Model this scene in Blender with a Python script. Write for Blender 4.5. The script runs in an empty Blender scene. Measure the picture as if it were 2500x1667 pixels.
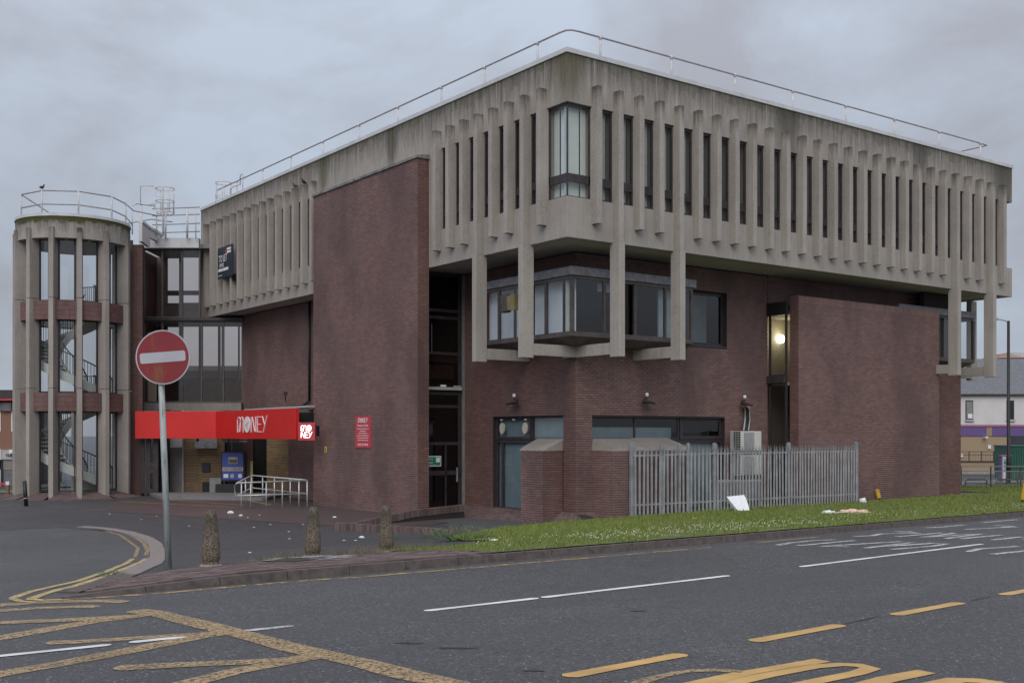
import bpy, bmesh, math, random
import numpy as np
from mathutils import Vector, Matrix, Euler

random.seed(7); np.random.seed(7)
scene = bpy.context.scene
R = math.radians
# ------------------------------------------------------------------ camera
# world frame: the near corner of the office block is the origin, its long face runs along +X,
# its other street face along +Y.  Eye point and bearing of the viewer:
EYE = Vector((-20.2715, -24.81, 2.77)); HEAD = R(36.4402); F = 2729.0
cam_d = bpy.data.cameras.new('camera'); cam = bpy.data.objects.new('camera', cam_d)
scene.collection.objects.link(cam); scene.camera = cam
cam.location = EYE; cam.rotation_euler = (R(90), 0, -HEAD)
cam_d.sensor_width = 36; cam_d.lens = 36 * F / 2500; cam_d.shift_y = 0.0906
cam_d.clip_start = 0.3; cam_d.clip_end = 5000
# ------------------------------------------------------------------ sky
SUN_EL, SUN_AZ = 42, 36.4 + 180 + 8
world = bpy.data.worlds.new('World'); scene.world = world; world.use_nodes = True
wn = world.node_tree.nodes; wl = world.node_tree.links; wn.clear()
w_out = wn.new('ShaderNodeOutputWorld'); w_bg = wn.new('ShaderNodeBackground')
w_sky = wn.new('ShaderNodeTexSky'); w_sky.sky_type = 'NISHITA'; w_sky.sun_disc = False
w_sky.sun_elevation = R(SUN_EL); w_sky.sun_rotation = R(SUN_AZ)
w_tc = wn.new('ShaderNodeTexCoord'); w_sep = wn.new('ShaderNodeSeparateXYZ')
wl.new(w_tc.outputs['Generated'], w_sep.inputs[0])
w_map = wn.new('ShaderNodeMapping'); w_map.inputs['Scale'].default_value = (1.0, 1.0, 1.9)
w_map.inputs['Location'].default_value = (3.1, 1.7, 0.4)
wl.new(w_tc.outputs['Generated'], w_map.inputs[0])
w_n = wn.new('ShaderNodeTexNoise'); w_n.inputs['Scale'].default_value = 3.0; w_n.inputs['Detail'].default_value = 7
w_n.inputs['Roughness'].default_value = 0.58; w_n.inputs['Distortion'].default_value = 0.25
wl.new(w_map.outputs[0], w_n.inputs['Vector'])
w_r = wn.new('ShaderNodeValToRGB')
w_r.color_ramp.elements[0].position = 0.40; w_r.color_ramp.elements[0].color = (2.95, 3.05, 3.45, 1)
w_r.color_ramp.elements[1].position = 0.60; w_r.color_ramp.elements[1].color = (3.75, 4.25, 5.0, 1)
wl.new(w_n.outputs['Fac'], w_r.inputs[0])
w_g = wn.new('ShaderNodeMapRange'); w_g.inputs['From Min'].default_value = 0.0; w_g.inputs['From Max'].default_value = 1.0
w_g.inputs['To Min'].default_value = 1.0; w_g.inputs['To Max'].default_value = 2.3
wl.new(w_sep.outputs['Z'], w_g.inputs['Value'])
w_m = wn.new('ShaderNodeVectorMath'); w_m.operation = 'SCALE'
wl.new(w_r.outputs[0], w_m.inputs[0]); wl.new(w_g.outputs[0], w_m.inputs['Scale'])
w_mix = wn.new('ShaderNodeMix'); w_mix.data_type = 'RGBA'; w_mix.inputs[0].default_value = 0.93
wl.new(w_sky.outputs[0], w_mix.inputs[6]); wl.new(w_m.outputs[0], w_mix.inputs[7])
wl.new(w_mix.outputs[2], w_bg.inputs[0]); w_bg.inputs[1].default_value = 0.09
wl.new(w_bg.outputs[0], w_out.inputs[0])
sun_d = bpy.data.lights.new('sun', 'SUN'); sun = bpy.data.objects.new('sun', sun_d)
scene.collection.objects.link(sun); sun_d.energy = 1.4; sun_d.angle = R(50); sun_d.color = (1, .95, .88)
a_ = R(SUN_AZ); e_ = R(SUN_EL)
sd = Vector((math.sin(a_) * math.cos(e_), math.cos(a_) * math.cos(e_), math.sin(e_)))
sun.rotation_euler = sd.to_track_quat('Z', 'Y').to_euler(); sun.location = (-30, -40, 60)
vs = scene.view_settings; vs.view_transform = 'Standard'; vs.look = 'None'; vs.gamma = 1; vs.exposure = 0.22
vs.use_curve_mapping = False
scene.cycles.max_bounces = 6; scene.cycles.transparent_max_bounces = 12; scene.cycles.use_denoising = True
# ------------------------------------------------------------------ placing
rt = (math.cos(HEAD), -math.sin(HEAD)); fw = (math.sin(HEAD), math.cos(HEAD))
def S(x, d):                    # street frame (metres right of / ahead of the eye) -> world XY
    return (EYE.x + x * rt[0] + d * fw[0], EYE.y + x * rt[1] + d * fw[1])
def SX(u, d): return (u - 1250) / F * d
def SZ(v, d): return EYE.z - (v - 1060) / F * d
def at(u, d): return S(SX(u, d), d)
K0 = (.84, 17.1); KU = (.7396, .673); KN = (-.673, .7396)
def smo(x): x = max(0, min(1, x)); return x * x * (3 - 2 * x)
def G(x, d):                    # height of the ground
    q = (x - K0[0]) * KN[0] + (d - K0[1]) * KN[1]; t = (x - K0[0]) * KU[0] + (d - K0[1]) * KU[1]
    zr = max(1.22 - .0183 * d, .1)
    if q <= 0: return zr
    zk = max(1.22 - .0183 * (K0[1] + t * KU[1]), .1)
    B = .18 * smo((x / max(d, 1) + .02) / .25)
    return B + (zk - B) * (1 - smo(q / 15.))
def QT(q, t): return (K0[0] + q * KN[0] + t * KU[0], K0[1] + q * KN[1] + t * KU[1])
def toq(x, d): return ((x - K0[0]) * KN[0] + (d - K0[1]) * KN[1], (x - K0[0]) * KU[0] + (d - K0[1]) * KU[1])
def GW(X, Y):                   # ground height at a world XY
    dx, dy = X - EYE.x, Y - EYE.y
    return G(dx * rt[0] + dy * rt[1], dx * fw[0] + dy * fw[1])
# ------------------------------------------------------------------ materials
ROAD_AZ = math.atan2(KU[0] * rt[1] + KU[1] * fw[1], KU[0] * rt[0] + KU[1] * fw[0])
def nodes(name):
    m = bpy.data.materials.new(name); m.use_nodes = True
    nt = m.node_tree; b = nt.nodes['Principled BSDF']; return m, nt, b
def N(nt, t, **kw):
    n = nt.nodes.new('ShaderNode' + t)
    for k, v in kw.items():
        if k in n.inputs: n.inputs[k].default_value = v
        else: setattr(n, k, v)
    return n
def mixc(nt, fac, a, b, blend='MIX'):
    n = nt.nodes.new('ShaderNodeMix'); n.data_type = 'RGBA'; n.blend_type = blend
    for i, v in ((0, fac), (6, a), (7, b)):
        if hasattr(v, 'links'): nt.links.new(v, n.inputs[i])
        else: n.inputs[i].default_value = (tuple(v) + (1,)) if (i and len(v) == 3) else v
    return n.outputs[2]
def ramp(nt, src, p0, p1, c0=(0, 0, 0, 1), c1=(1, 1, 1, 1)):
    r = nt.nodes.new('ShaderNodeValToRGB'); r.color_ramp.elements[0].position = p0; r.color_ramp.elements[1].position = p1
    r.color_ramp.elements[0].color = c0; r.color_ramp.elements[1].color = c1
    nt.links.new(src, r.inputs[0]); return r.outputs[0]
def noise(nt, scale, detail=4, vec=(1, 1, 1), rough=.55, coord='pos', dist=0):
    if coord == 'pos': c = nt.nodes.new('ShaderNodeNewGeometry').outputs['Position']
    else: c = nt.nodes.new('ShaderNodeTexCoord').outputs['Object']
    mp = nt.nodes.new('ShaderNodeMapping'); mp.inputs['Scale'].default_value = vec; nt.links.new(c, mp.inputs[0])
    n = nt.nodes.new('ShaderNodeTexNoise'); n.inputs['Scale'].default_value = scale; n.inputs['Detail'].default_value = detail
    n.inputs['Roughness'].default_value = rough; n.inputs['Distortion'].default_value = dist
    nt.links.new(mp.outputs[0], n.inputs['Vector']); return n.outputs['Fac']
def mathn(nt, op, a, b=0.0, c=None):
    n = nt.nodes.new('ShaderNodeMath'); n.operation = op
    for i, v in enumerate((a, b) + ((c,) if c is not None else ())):
        if hasattr(v, 'links'): nt.links.new(v, n.inputs[i])
        else: n.inputs[i].default_value = v
    return n.outputs[0]
def bump(nt, b, h, s=.3, d=.01):
    n = nt.nodes.new('ShaderNodeBump'); n.inputs['Strength'].default_value = s; n.inputs['Distance'].default_value = d
    nt.links.new(h, n.inputs['Height']); nt.links.new(n.outputs[0], b.inputs['Normal'])
def plain(name, col, rough=.6, var=.18, vs=4., metal=0, spec=.5, bmp=0, coord='pos'):
    m, nt, b = nodes(name)
    n1 = noise(nt, vs, 6, coord=coord)
    c = mixc(nt, ramp(nt, n1, .3, .7), tuple(x * (1 - var) for x in col), tuple(min(1, x * (1 + var)) for x in col))
    nt.links.new(c, b.inputs['Base Color']); b.inputs['Roughness'].default_value = rough
    b.inputs['Metallic'].default_value = metal; b.inputs['Specular IOR Level'].default_value = spec
    if bmp: bump(nt, b, noise(nt, vs * 12, 3, coord=coord), bmp, .01)
    return m
def zmask(nt, z0, z1):
    s = nt.nodes.new('ShaderNodeSeparateXYZ'); nt.links.new(nt.nodes.new('ShaderNodeNewGeometry').outputs['Position'], s.inputs[0])
    r = nt.nodes.new('ShaderNodeMapRange'); r.inputs['From Min'].default_value = z0; r.inputs['From Max'].default_value = z1
    nt.links.new(s.outputs[2], r.inputs[0]); return r.outputs[0]
def concrete(name, col, top=None, moss=.5, spots=()):
    m, nt, b = nodes(name)
    big = noise(nt, .55, 5); streak = noise(nt, 1.0, 8, vec=(6, 6, .35), rough=.7); fine = noise(nt, 38, 3); agg = noise(nt, 120, 2)
    c = mixc(nt, ramp(nt, big, .35, .65), tuple(x * .8 for x in col), tuple(x * 1.12 for x in col))
    c = mixc(nt, mathn(nt, 'MULTIPLY', ramp(nt, streak, .46, .72), .6), c, tuple(x * .5 for x in col))
    blot = noise(nt, 3.2, 8, rough=.8, vec=(1, 1, .7)); c = mixc(nt, mathn(nt, 'MULTIPLY', ramp(nt, blot, .5, .66), .45), c, tuple(x * .55 for x in col))
    pale = noise(nt, 1.7, 7, vec=(4, 4, .25), rough=.75); c = mixc(nt, mathn(nt, 'MULTIPLY', ramp(nt, pale, .56, .72), .35), c, tuple(min(1, x * 1.45) for x in col))
    c = mixc(nt, ramp(nt, fine, .42, .72), c, tuple(x * 1.22 for x in col))
    c = mixc(nt, mathn(nt, 'MULTIPLY', ramp(nt, agg, .5, .62), .38), c, tuple(x * .5 for x in col))
    if top:                       # weather staining that runs down from an exposed top edge
        z0, z1 = top
        zm = zmask(nt, z0, z1)
        nn = noise(nt, 1.0, 9, vec=(4.5, 4.5, .45), rough=.78)
        w = mathn(nt, 'ADD', mathn(nt, 'MULTIPLY', zm, .42), nn)
        st = ramp(nt, w, .66, .98)
        c = mixc(nt, mathn(nt, 'MULTIPLY', st, .8), c, (.055, .05, .043))
        mn = noise(nt, 1.1, 6, rough=.7)
        w2 = mathn(nt, 'ADD', mathn(nt, 'MULTIPLY', mathn(nt, 'POWER', zm, 1.6), .62), mn)
        c = mixc(nt, mathn(nt, 'MULTIPLY', ramp(nt, w2, 1.02 - .12 * moss, 1.2 - .1 * moss), moss), c, (.07, .075, .028))
    for (px, py, pz, rr, cc) in spots:
        v = nt.nodes.new('ShaderNodeVectorMath'); v.operation = 'DISTANCE'
        mp = nt.nodes.new('ShaderNodeMapping'); mp.inputs['Location'].default_value = (-px, -py, -pz * .4); mp.inputs['Scale'].default_value = (1, 1, .4)
        nt.links.new(nt.nodes.new('ShaderNodeNewGeometry').outputs['Position'], mp.inputs[0])
        nt.links.new(mp.outputs[0], v.inputs[0]); v.inputs[1].default_value = (0, 0, 0)
        w = mathn(nt, 'SUBTRACT', mathn(nt, 'ADD', noise(nt, 1.4, 9, vec=(5, 5, 1.1), rough=.85), .4), mathn(nt, 'DIVIDE', v.outputs['Value'], rr))
        c = mixc(nt, mathn(nt, 'MULTIPLY', ramp(nt, w, 0.0, .5), .6), c, cc)
    nt.links.new(c, b.inputs['Base Color']); b.inputs['Roughness'].default_value = .9; b.inputs['Specular IOR Level'].default_value = .25
    bump(nt, b, mathn(nt, 'ADD', agg, fine), .35, .006); return m
def brickm(name, col, var=.35, stain=True):
    m, nt, b = nodes(name)
    rnd = nt.nodes.new('ShaderNodeNewGeometry').outputs['Random Per Island']
    oi = nt.nodes.new('ShaderNodeObjectInfo').outputs['Random']
    r = mathn(nt, 'FRACT', mathn(nt, 'ADD', rnd, oi))
    c = mixc(nt, r, tuple(x * (1 - var) for x in col), tuple(x * (1 + var) for x in col))
    c = mixc(nt, ramp(nt, r, .975, .99), c, (col[0] * 1.4, col[1] * 1.15, col[2] * 1.05))
    if stain:
        c = mixc(nt, mathn(nt, 'MULTIPLY', ramp(nt, noise(nt, .5, 5, vec=(1, 1, .5)), .42, .62), .55), c, (.105, .07, .075))
        c = mixc(nt, mathn(nt, 'MULTIPLY', ramp(nt, noise(nt, .9, 6, vec=(1, 1, .6), dist=.4), .5, .75), .4), c, (.30, .215, .2))
    c = mixc(nt, mathn(nt, 'MULTIPLY', noise(nt, 60, 3), .35), c, tuple(x * .6 for x in col))
    nt.links.new(c, b.inputs['Base Color']); b.inputs['Roughness'].default_value = .78; b.inputs['Specular IOR Level'].default_value = .35
    bump(nt, b, noise(nt, 90, 3), .25, .004); return m
def glass(name, tint=(.75, .8, .8), refl=1.0, rough=.01, mixt=1.0):
    m, nt, b = nodes(name); nt.nodes.remove(b); out = nt.nodes['Material Output']
    tr = N(nt, 'BsdfTransparent', Color=tint + (1,)); gl = N(nt, 'BsdfGlossy', Roughness=rough, Color=(refl, refl, refl, 1))
    lw = N(nt, 'LayerWeight', Blend=.5); f2 = mathn(nt, 'MULTIPLY_ADD', mathn(nt, 'POWER', lw.outputs['Facing'], 4.0), .9, .07)
    mx = nt.nodes.new('ShaderNodeMixShader'); nt.links.new(f2, mx.inputs[0]); nt.links.new(tr.outputs[0], mx.inputs[1]); nt.links.new(gl.outputs[0], mx.inputs[2])
    nt.links.new(mx.outputs[0], out.inputs[0]); return m
def emis(name, col, s):
    m, nt, b = nodes(name); b.inputs['Emission Color'].default_value = col + (1,); b.inputs['Emission Strength'].default_value = s
    b.inputs['Base Color'].default_value = (.8, .8, .8, 1); return m
def paint(name, col, wear=.5, scale=9):
    m, nt, b = nodes(name); out = nt.nodes['Material Output']
    n1 = noise(nt, scale, 8, rough=.75); n2 = noise(nt, 110, 2)
    c = mixc(nt, ramp(nt, noise(nt, 2.5, 5), .3, .7), tuple(x * .7 for x in col), tuple(min(1, x * 1.1) for x in col))
    nt.links.new(c, b.inputs['Base Color']); b.inputs['Roughness'].default_value = .6
    w = mathn(nt, 'ADD', mathn(nt, 'MULTIPLY', n1, .7), mathn(nt, 'MULTIPLY', n2, .3))
    a = ramp(nt, w, .5 - .13 * (1 - wear) * 2 - .02, .5 - .13 * (1 - wear) * 2 + .05)
    tr = N(nt, 'BsdfTransparent'); mx = nt.nodes.new('ShaderNodeMixShader')
    nt.links.new(a, mx.inputs[0]); nt.links.new(tr.outputs[0], mx.inputs[1]); nt.links.new(b.outputs[0], mx.inputs[2]); nt.links.new(mx.outputs[0], out.inputs[0])
    return m
def asphalt(name, col, rough=.62, lanes=False):
    m, nt, b = nodes(name)
    big = noise(nt, .18, 6); mid = noise(nt, 1.3, 6, rough=.65); fine = noise(nt, 26, 5, rough=.85); vo = N(nt, 'TexVoronoi', Scale=60.)
    nt.links.new(nt.nodes.new('ShaderNodeNewGeometry').outputs['Position'], vo.inputs['Vector'])
    c = mixc(nt, ramp(nt, big, .35, .65), tuple(x * .78 for x in col), tuple(x * 1.2 for x in col))
    c = mixc(nt, mathn(nt, 'MULTIPLY', ramp(nt, mid, .4, .75), .5), c, tuple(x * .7 for x in col))
    c = mixc(nt, ramp(nt, fine, .38, .6), tuple(x * .3 for x in col), c)
    c = mixc(nt, ramp(nt, vo.outputs['Color'], .82, .97), c, tuple(min(1, x * 3.0) for x in col))
    if lanes:   # wheel-polished bands and patches drawn out along the road
        mp = nt.nodes.new('ShaderNodeMapping'); mp.inputs['Rotation'].default_value = (0, 0, -ROAD_AZ); mp.inputs['Scale'].default_value = (1, 1, 1)
        nt.links.new(nt.nodes.new('ShaderNodeNewGeometry').outputs['Position'], mp.inputs[0]); mp2 = nt.nodes.new('ShaderNodeMapping'); mp2.inputs['Scale'].default_value = (.07, .95, 1); nt.links.new(mp.outputs[0], mp2.inputs[0])
        ln = N(nt, 'TexNoise', Scale=1.0, Detail=7., Roughness=.62); nt.links.new(mp2.outputs[0], ln.inputs['Vector'])
        c = mixc(nt, mathn(nt, 'MULTIPLY', ramp(nt, ln.outputs['Fac'], .42, .62), .55), c, tuple(x * .62 for x in col))
        ck = N(nt, 'TexVoronoi', feature='DISTANCE_TO_EDGE', Scale=.55); mp3 = nt.nodes.new('ShaderNodeVectorMath'); mp3.operation = 'ADD'
        nn = N(nt, 'TexNoise', Scale=2.2, Detail=5.); nt.links.new(mp.outputs[0], nn.inputs['Vector']); nt.links.new(mp.outputs[0], mp3.inputs[0]); nt.links.new(nn.outputs['Color'], mp3.inputs[1]); nt.links.new(mp3.outputs[0], ck.inputs['Vector'])
        c = mixc(nt, mathn(nt, 'MULTIPLY', ramp(nt, ck.outputs['Distance'], .0, .012, (1, 1, 1, 1), (0, 0, 0, 1)), mathn(nt, 'MULTIPLY', ramp(nt, noise(nt, .23, 3), .52, .6), .7)), c, tuple(x * .3 for x in col))
    nt.links.new(c, b.inputs['Base Color'])
    rr = nt.nodes.new('ShaderNodeMapRange'); nt.links.new(noise(nt, .35, 5), rr.inputs[0]); rr.inputs['From Min'].default_value = .35; rr.inputs['From Max'].default_value = .65
    rr.inputs['To Min'].default_value = rough - .14; rr.inputs['To Max'].default_value = rough + .1
    nt.links.new(rr.outputs[0], b.inputs['Roughness']); b.inputs['Specular IOR Level'].default_value = .5
    bump(nt, b, mathn(nt, 'ADD', fine, vo.outputs['Distance']), 1.0, .035); return m
MOSSG = (.10, .09, .045)
M = {}
CC = (.385, .35, .32)
M['conc'] = concrete('weathered_concrete', CC, (12.1, 13.7), .3, spots=[(0, 0, 13.7, .95, MOSSG), (0, 9.9, 13.2, .55, (.05, .05, .02)), (0, 15.2, 13.3, .6, (.05, .055, .02)), (9.6, 0, 13.5, .9, (.05, .05, .035)), (17.2, 0, 13.5, .7, (.05, .047, .045)), (23.1, 0, 13.4, 1.2, (.05, .05, .035))])
M['fin'] = concrete('fin_concrete', CC, (12.1, 12.88), .25)
M['column'] = concrete('column_concrete', (.40, .365, .335))
M['tower_conc'] = concrete('tower_concrete', CC, (10.9, 12.1), 1.0)
M['tower_fin'] = concrete('tower_fin_concrete', (.38, .345, .315), (9.8, 12.0), .8)
M['cap'] = concrete('cast_sill_concrete', (.27, .24, .22))
M['soffit'] = concrete('soffit_concrete', (.46, .43, .40))
M['brick'] = brickm('purple_brown_brick', (.245, .15, .138), .16)
M['brick_dark'] = brickm('brown_red_brick', (.20, .112, .098), .16)
M['brick_yel'] = brickm('yellow_brown_brick', (.42, .29, .16), .2)
M['brick_tan'] = brickm('tan_brick', (.36, .27, .18), .12, False)
M['brick_red'] = brickm('red_brick', (.32, .17, .12), .2, False)
M['mortar'] = plain('dark_mortar', (.035, .028, .028), .95, .2, 20)
M['mortar_l'] = plain('pale_mortar', (.2, .17, .13), .95, .2, 20)
M['paver'] = brickm('block_paving', (.15, .105, .1), .35, False)
M['coping'] = plain('white_metal_coping', (.58, .58, .6), .5, .12, 2)
M['slab_coping'] = plain('grey_stone_coping', (.2, .2, .2), .8, .45, 5)
M['frame'] = plain('dark_window_frame', (.045, .036, .04), .45, .3, 5)
M['framebr'] = plain('bronze_window_frame', (.085, .07, .068), .45, .3, 5)
M['lead'] = plain('grey_metal_fascia', (.2, .2, .225), .5, .35, 6)
M['glass'] = glass('window_glass', (.72, .76, .77))
M['glassc'] = glass('clear_window_glass', (.92, .94, .95))
M['glassb'] = glass('bronze_glass', (.66, .58, .54))
M['glassd'] = glass('dark_glass', (.3, .3, .32), .9)
M['blind'] = plain('pale_blind', (.62, .66, .6), .8, .06, 2)
M['blind_g'] = plain('grey_blind', (.62, .65, .59), .8, .1, 2)
M['film'] = plain('frosted_blue_film', (.3, .37, .4), .35, .12, 2)
M['pale_panel'] = plain('pale_blue_panel', (.72, .78, .84), .4, .06, 1.2)
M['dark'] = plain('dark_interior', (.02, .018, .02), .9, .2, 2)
M['room'] = plain('room_wall', (.33, .3, .24), .8, .1, 2)
M['pipew'] = plain('galvanised_white_tube', (.6, .57, .57), .45, .2, 8)
M['pipem'] = plain('weathered_rail_tube', (.3, .27, .28), .5, .25, 8)
M['galv'] = plain('galvanised_steel', (.33, .34, .36), .5, .22, 3, metal=.35)
M['handrail'] = plain('grey_handrail', (.5, .51, .52), .35, .15, 4, metal=.4)
M['red'] = plain('red_sign_panel', (.62, .022, .02), .38, .07, 1)
M['redd'] = plain('faded_red_sign', (.52, .05, .07), .5, .1, 6)
M['white'] = plain('white_paint', (.78, .78, .8), .45, .05, 3)
M['lit'] = emis('lit_letters', (1, .97, .92), 1.5)
M['black'] = plain('black_paint', (.014, .014, .015), .5, .2, 4)
M['navy'] = plain('navy_board', (.028, .032, .05), .45, .15, 3)
M['blue'] = plain('blue_poster', (.06, .09, .42), .4, .12, 2)
M['cream'] = plain('cream_print', (.5, .46, .4), .6, .25, 25)
M['green'] = plain('green_sign', (.02, .2, .12), .5, .1, 4)
M['yellow'] = plain('yellow_plastic', (.55, .33, .03), .5, .15, 6)
M['yellowp'] = plain('yellow_plate', (.5, .45, .1), .5, .1, 6)
M['ply'] = plain('plywood_sheet', (.17, .095, .05), .8, .25, 6)
M['acw'] = plain('air_conditioner_casing', (.6, .6, .55), .5, .06, 3)
M['grey'] = plain('mid_grey_paint', (.22, .22, .22), .6, .15, 4)
M['lgrey'] = plain('light_grey_paint', (.42, .42, .42), .6, .12, 4)
M['render_w'] = plain('white_render', (.62, .6, .6), .85, .07, 1)
M['purple'] = plain('purple_fascia', (.13, .08, .24), .5, .06, 1)
M['pink'] = plain('pink_trim', (.33, .14, .19), .6, .1, 6)
M['slate'] = plain('slate_roof', (.15, .15, .165), .75, .2, 5, bmp=.2)
M['shutter'] = plain('roller_shutter', (.3, .26, .27), .5, .2, 3)
M['container'] = plain('green_container', (.02, .1, .07), .5, .15, 2)
M['stairw'] = plain('white_stair_plaster', (.62, .63, .6), .7, .05, 2)
M['tread'] = plain('dark_stair_tread', (.09, .085, .085), .7, .2, 6)
M['kerb'] = plain('kerb_stone', (.10, .08, .073), .75, .35, 9, bmp=.4)
M['dropk'] = plain('pale_kerb_stone', (.24, .2, .185), .8, .25, 12, bmp=.3)
M['road'] = asphalt('road_asphalt', (.19, .183, .19), .6, True)
M['fore'] = asphalt('forecourt_asphalt', (.13, .122, .127), .58)
M['pav'] = plain('pavement_slabs', (.19, .18, .18), .8, .15, 3, bmp=.2)
M['py'] = paint('worn_yellow_paint', (.56, .41, .18), .74, 22)
M['pyf'] = paint('faded_yellow_paint', (.46, .32, .17), .86, 30)
M['pyk'] = paint('broken_kerb_yellow', (.52, .34, .14), .93, 6)
M['pyn'] = paint('yellow_road_paint', (.6, .37, .13), .3, 16)
M['pw'] = paint('white_road_paint', (.78, .78, .78), .1)
M['pwf'] = paint('worn_white_paint', (.6, .6, .6), .8, 12)
M['tar'] = plain('dark_patch', (.025, .024, .026), .5, .3, 30, bmp=.5)
M['litter'] = plain('white_litter', (.8, .82, .86), .5, .06, 12)
M['litter_o'] = plain('orange_printed_litter', (.75, .5, .42), .5, .3, 25)
M['bird'] = plain('grey_feathers', (.045, .045, .055), .6, .3, 30)
M['dirt'] = plain('worn_soil', (.1, .09, .05), .95, .3, 6, bmp=.5)
# ------------------------------------------------------------------ mesh helpers
COL = scene.collection; WR = {}
class MB:
    def __init__(s): s.v = []; s.f = []
    def quad(s, a, b, c, d): n = len(s.v); s.v += [a, b, c, d]; s.f.append((n, n + 1, n + 2, n + 3)); return s
    def tri(s, a, b, c): n = len(s.v); s.v += [a, b, c]; s.f.append((n, n + 1, n + 2)); return s
    def box(s, x0, x1, y0, y1, z0, z1):
        n = len(s.v)
        s.v += [(x0, y0, z0), (x1, y0, z0), (x1, y1, z0), (x0, y1, z0), (x0, y0, z1), (x1, y0, z1), (x1, y1, z1), (x0, y1, z1)]
        for f in ((0, 3, 2, 1), (4, 5, 6, 7), (0, 1, 5, 4), (1, 2, 6, 5), (2, 3, 7, 6), (3, 0, 4, 7)): s.f.append(tuple(n + i for i in f))
        return s
    def hexa(s, b, t):          # bottom 4 points, top 4 points
        n = len(s.v); s.v += list(b) + list(t)
        for f in ((0, 3, 2, 1), (4, 5, 6, 7), (0, 1, 5, 4), (1, 2, 6, 5), (2, 3, 7, 6), (3, 0, 4, 7)): s.f.append(tuple(n + i for i in f))
        return s
    def obox(s, p0, p1, w, z0, z1):  # upright slab along p0-p1
        dx, dy = p1[0] - p0[0], p1[1] - p0[1]; L = math.hypot(dx, dy) or 1; nx, ny = -dy / L * w / 2, dx / L * w / 2
        pts = [(p0[0] + nx, p0[1] + ny), (p0[0] - nx, p0[1] - ny), (p1[0] - nx, p1[1] - ny), (p1[0] + nx, p1[1] + ny)]
        za = z0 if isinstance(z0, (tuple, list)) else (z0, z0); zb = z1 if isinstance(z1, (tuple, list)) else (z1, z1)
        zz = [za[0], za[0], za[1], za[1]]; zt = [zb[0], zb[0], zb[1], zb[1]]
        return s.hexa([(p[0], p[1], z) for p, z in zip(pts, zz)], [(p[0], p[1], z) for p, z in zip(pts, zt)])
    def tube(s, pts, r, n=8, cap=True):
        pts = [Vector(p) for p in pts]; rs = r if isinstance(r, (list, tuple)) else [r] * len(pts); k0 = len(s.v)
        for i, p in enumerate(pts):
            a = pts[max(i - 1, 0)]; b = pts[min(i + 1, len(pts) - 1)]; t = (b - a).normalized()
            ref = Vector((0, 0, 1)) if abs(t.z) < .95 else Vector((1, 0, 0))
            e1 = t.cross(ref).normalized(); e2 = t.cross(e1)
            for j in range(n):
                an = 2 * math.pi * j / n; s.v.append(tuple(p + (e1 * math.cos(an) + e2 * math.sin(an)) * rs[i]))
        for i in range(len(pts) - 1):
            for j in range(n):
                a = k0 + i * n + j; b = k0 + i * n + (j + 1) % n; s.f.append((a, b, b + n, a + n))
        if cap: s.f.append(tuple(k0 + j for j in range(n))); s.f.append(tuple(k0 + (len(pts) - 1) * n + j for j in reversed(range(n))))
        return s
    def lathe(s, prof, n=20, c=(0, 0, 0)):
        k0 = len(s.v)
        for r, z in prof:
            for j in range(n): a = 2 * math.pi * j / n; s.v.append((c[0] + r * math.cos(a), c[1] + r * math.sin(a), c[2] + z))
        for i in range(len(prof) - 1):
            for j in range(n): a = k0 + i * n + j; b = k0 + i * n + (j + 1) % n; s.f.append((a, b, b + n, a + n))
        s.f.append(tuple(k0 + j for j in reversed(range(n)))); s.f.append(tuple(k0 + (len(prof) - 1) * n + j for j in range(n)))
        return s
    def prism(s, poly, f0, f1):  # poly: list of 2-D points; f0,f1 map a 2-D point to 3-D
        n = len(poly); k = len(s.v); s.v += [f0(p) for p in poly] + [f1(p) for p in poly]
        s.f.append(tuple(k + i for i in range(n))); s.f.append(tuple(k + n + i for i in reversed(range(n))))
        for i in range(n): j = (i + 1) % n; s.f.append((k + i, k + n + i, k + n + j, k + j))
        return s
    def mesh(s, name, smooth=False):
        me = bpy.data.meshes.new(name); me.from_pydata([tuple(v) for v in s.v], [], s.f); me.update()
        bm = bmesh.new(); bm.from_mesh(me); bmesh.ops.recalc_face_normals(bm, faces=bm.faces); bm.to_mesh(me); bm.free()
        if smooth:
            for p in me.polygons: p.use_smooth = True
        return me
    def build(s, name, mat, parent=None, smooth=False, bevel=0):
        return link(name, s.mesh(name, smooth), mat, parent, bevel)
def link(name, me, mat=None, parent=None, bevel=0):
    o = bpy.data.objects.new(name, me); COL.objects.link(o)
    if mat is not None and not me.materials: me.materials.append(M[mat] if isinstance(mat, str) else mat)
    if parent is not None:
        o.parent = parent
        if parent.name in WR: o.matrix_parent_inverse = WR[parent.name]
    if bevel: md = o.modifiers.new('bevel', 'BEVEL'); md.width = bevel; md.segments = 2; md.limit_method = 'ANGLE'
    return o
def tag(o, label=None, cat=None, group=None, kind=None):
    if label: o['label'] = label
    if cat: o['category'] = cat
    if group: o['group'] = group
    if kind: o['kind'] = kind
    return o
def thing(name, label, cat, loc=(0, 0, 0), rz=0., group=None, local=False, tilt=(0, 0)):
    o = bpy.data.objects.new(name, None); COL.objects.link(o); o.empty_display_size = .2
    o.location = loc; o.rotation_euler = (tilt[0], tilt[1], rz)
    if not local: WR[o.name] = Matrix.Translation(-Vector(loc))
    return tag(o, label, cat, group)
def street_thing(name, label, cat, x, d, z, **kw):   # local frame: x right of the viewer, y away from the viewer
    X, Y = S(x, d); return thing(name, label, cat, (X, Y, z), -HEAD, local=True, **kw)
def copies(o):
    c = o.copy(); COL.objects.link(c); return c
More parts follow.
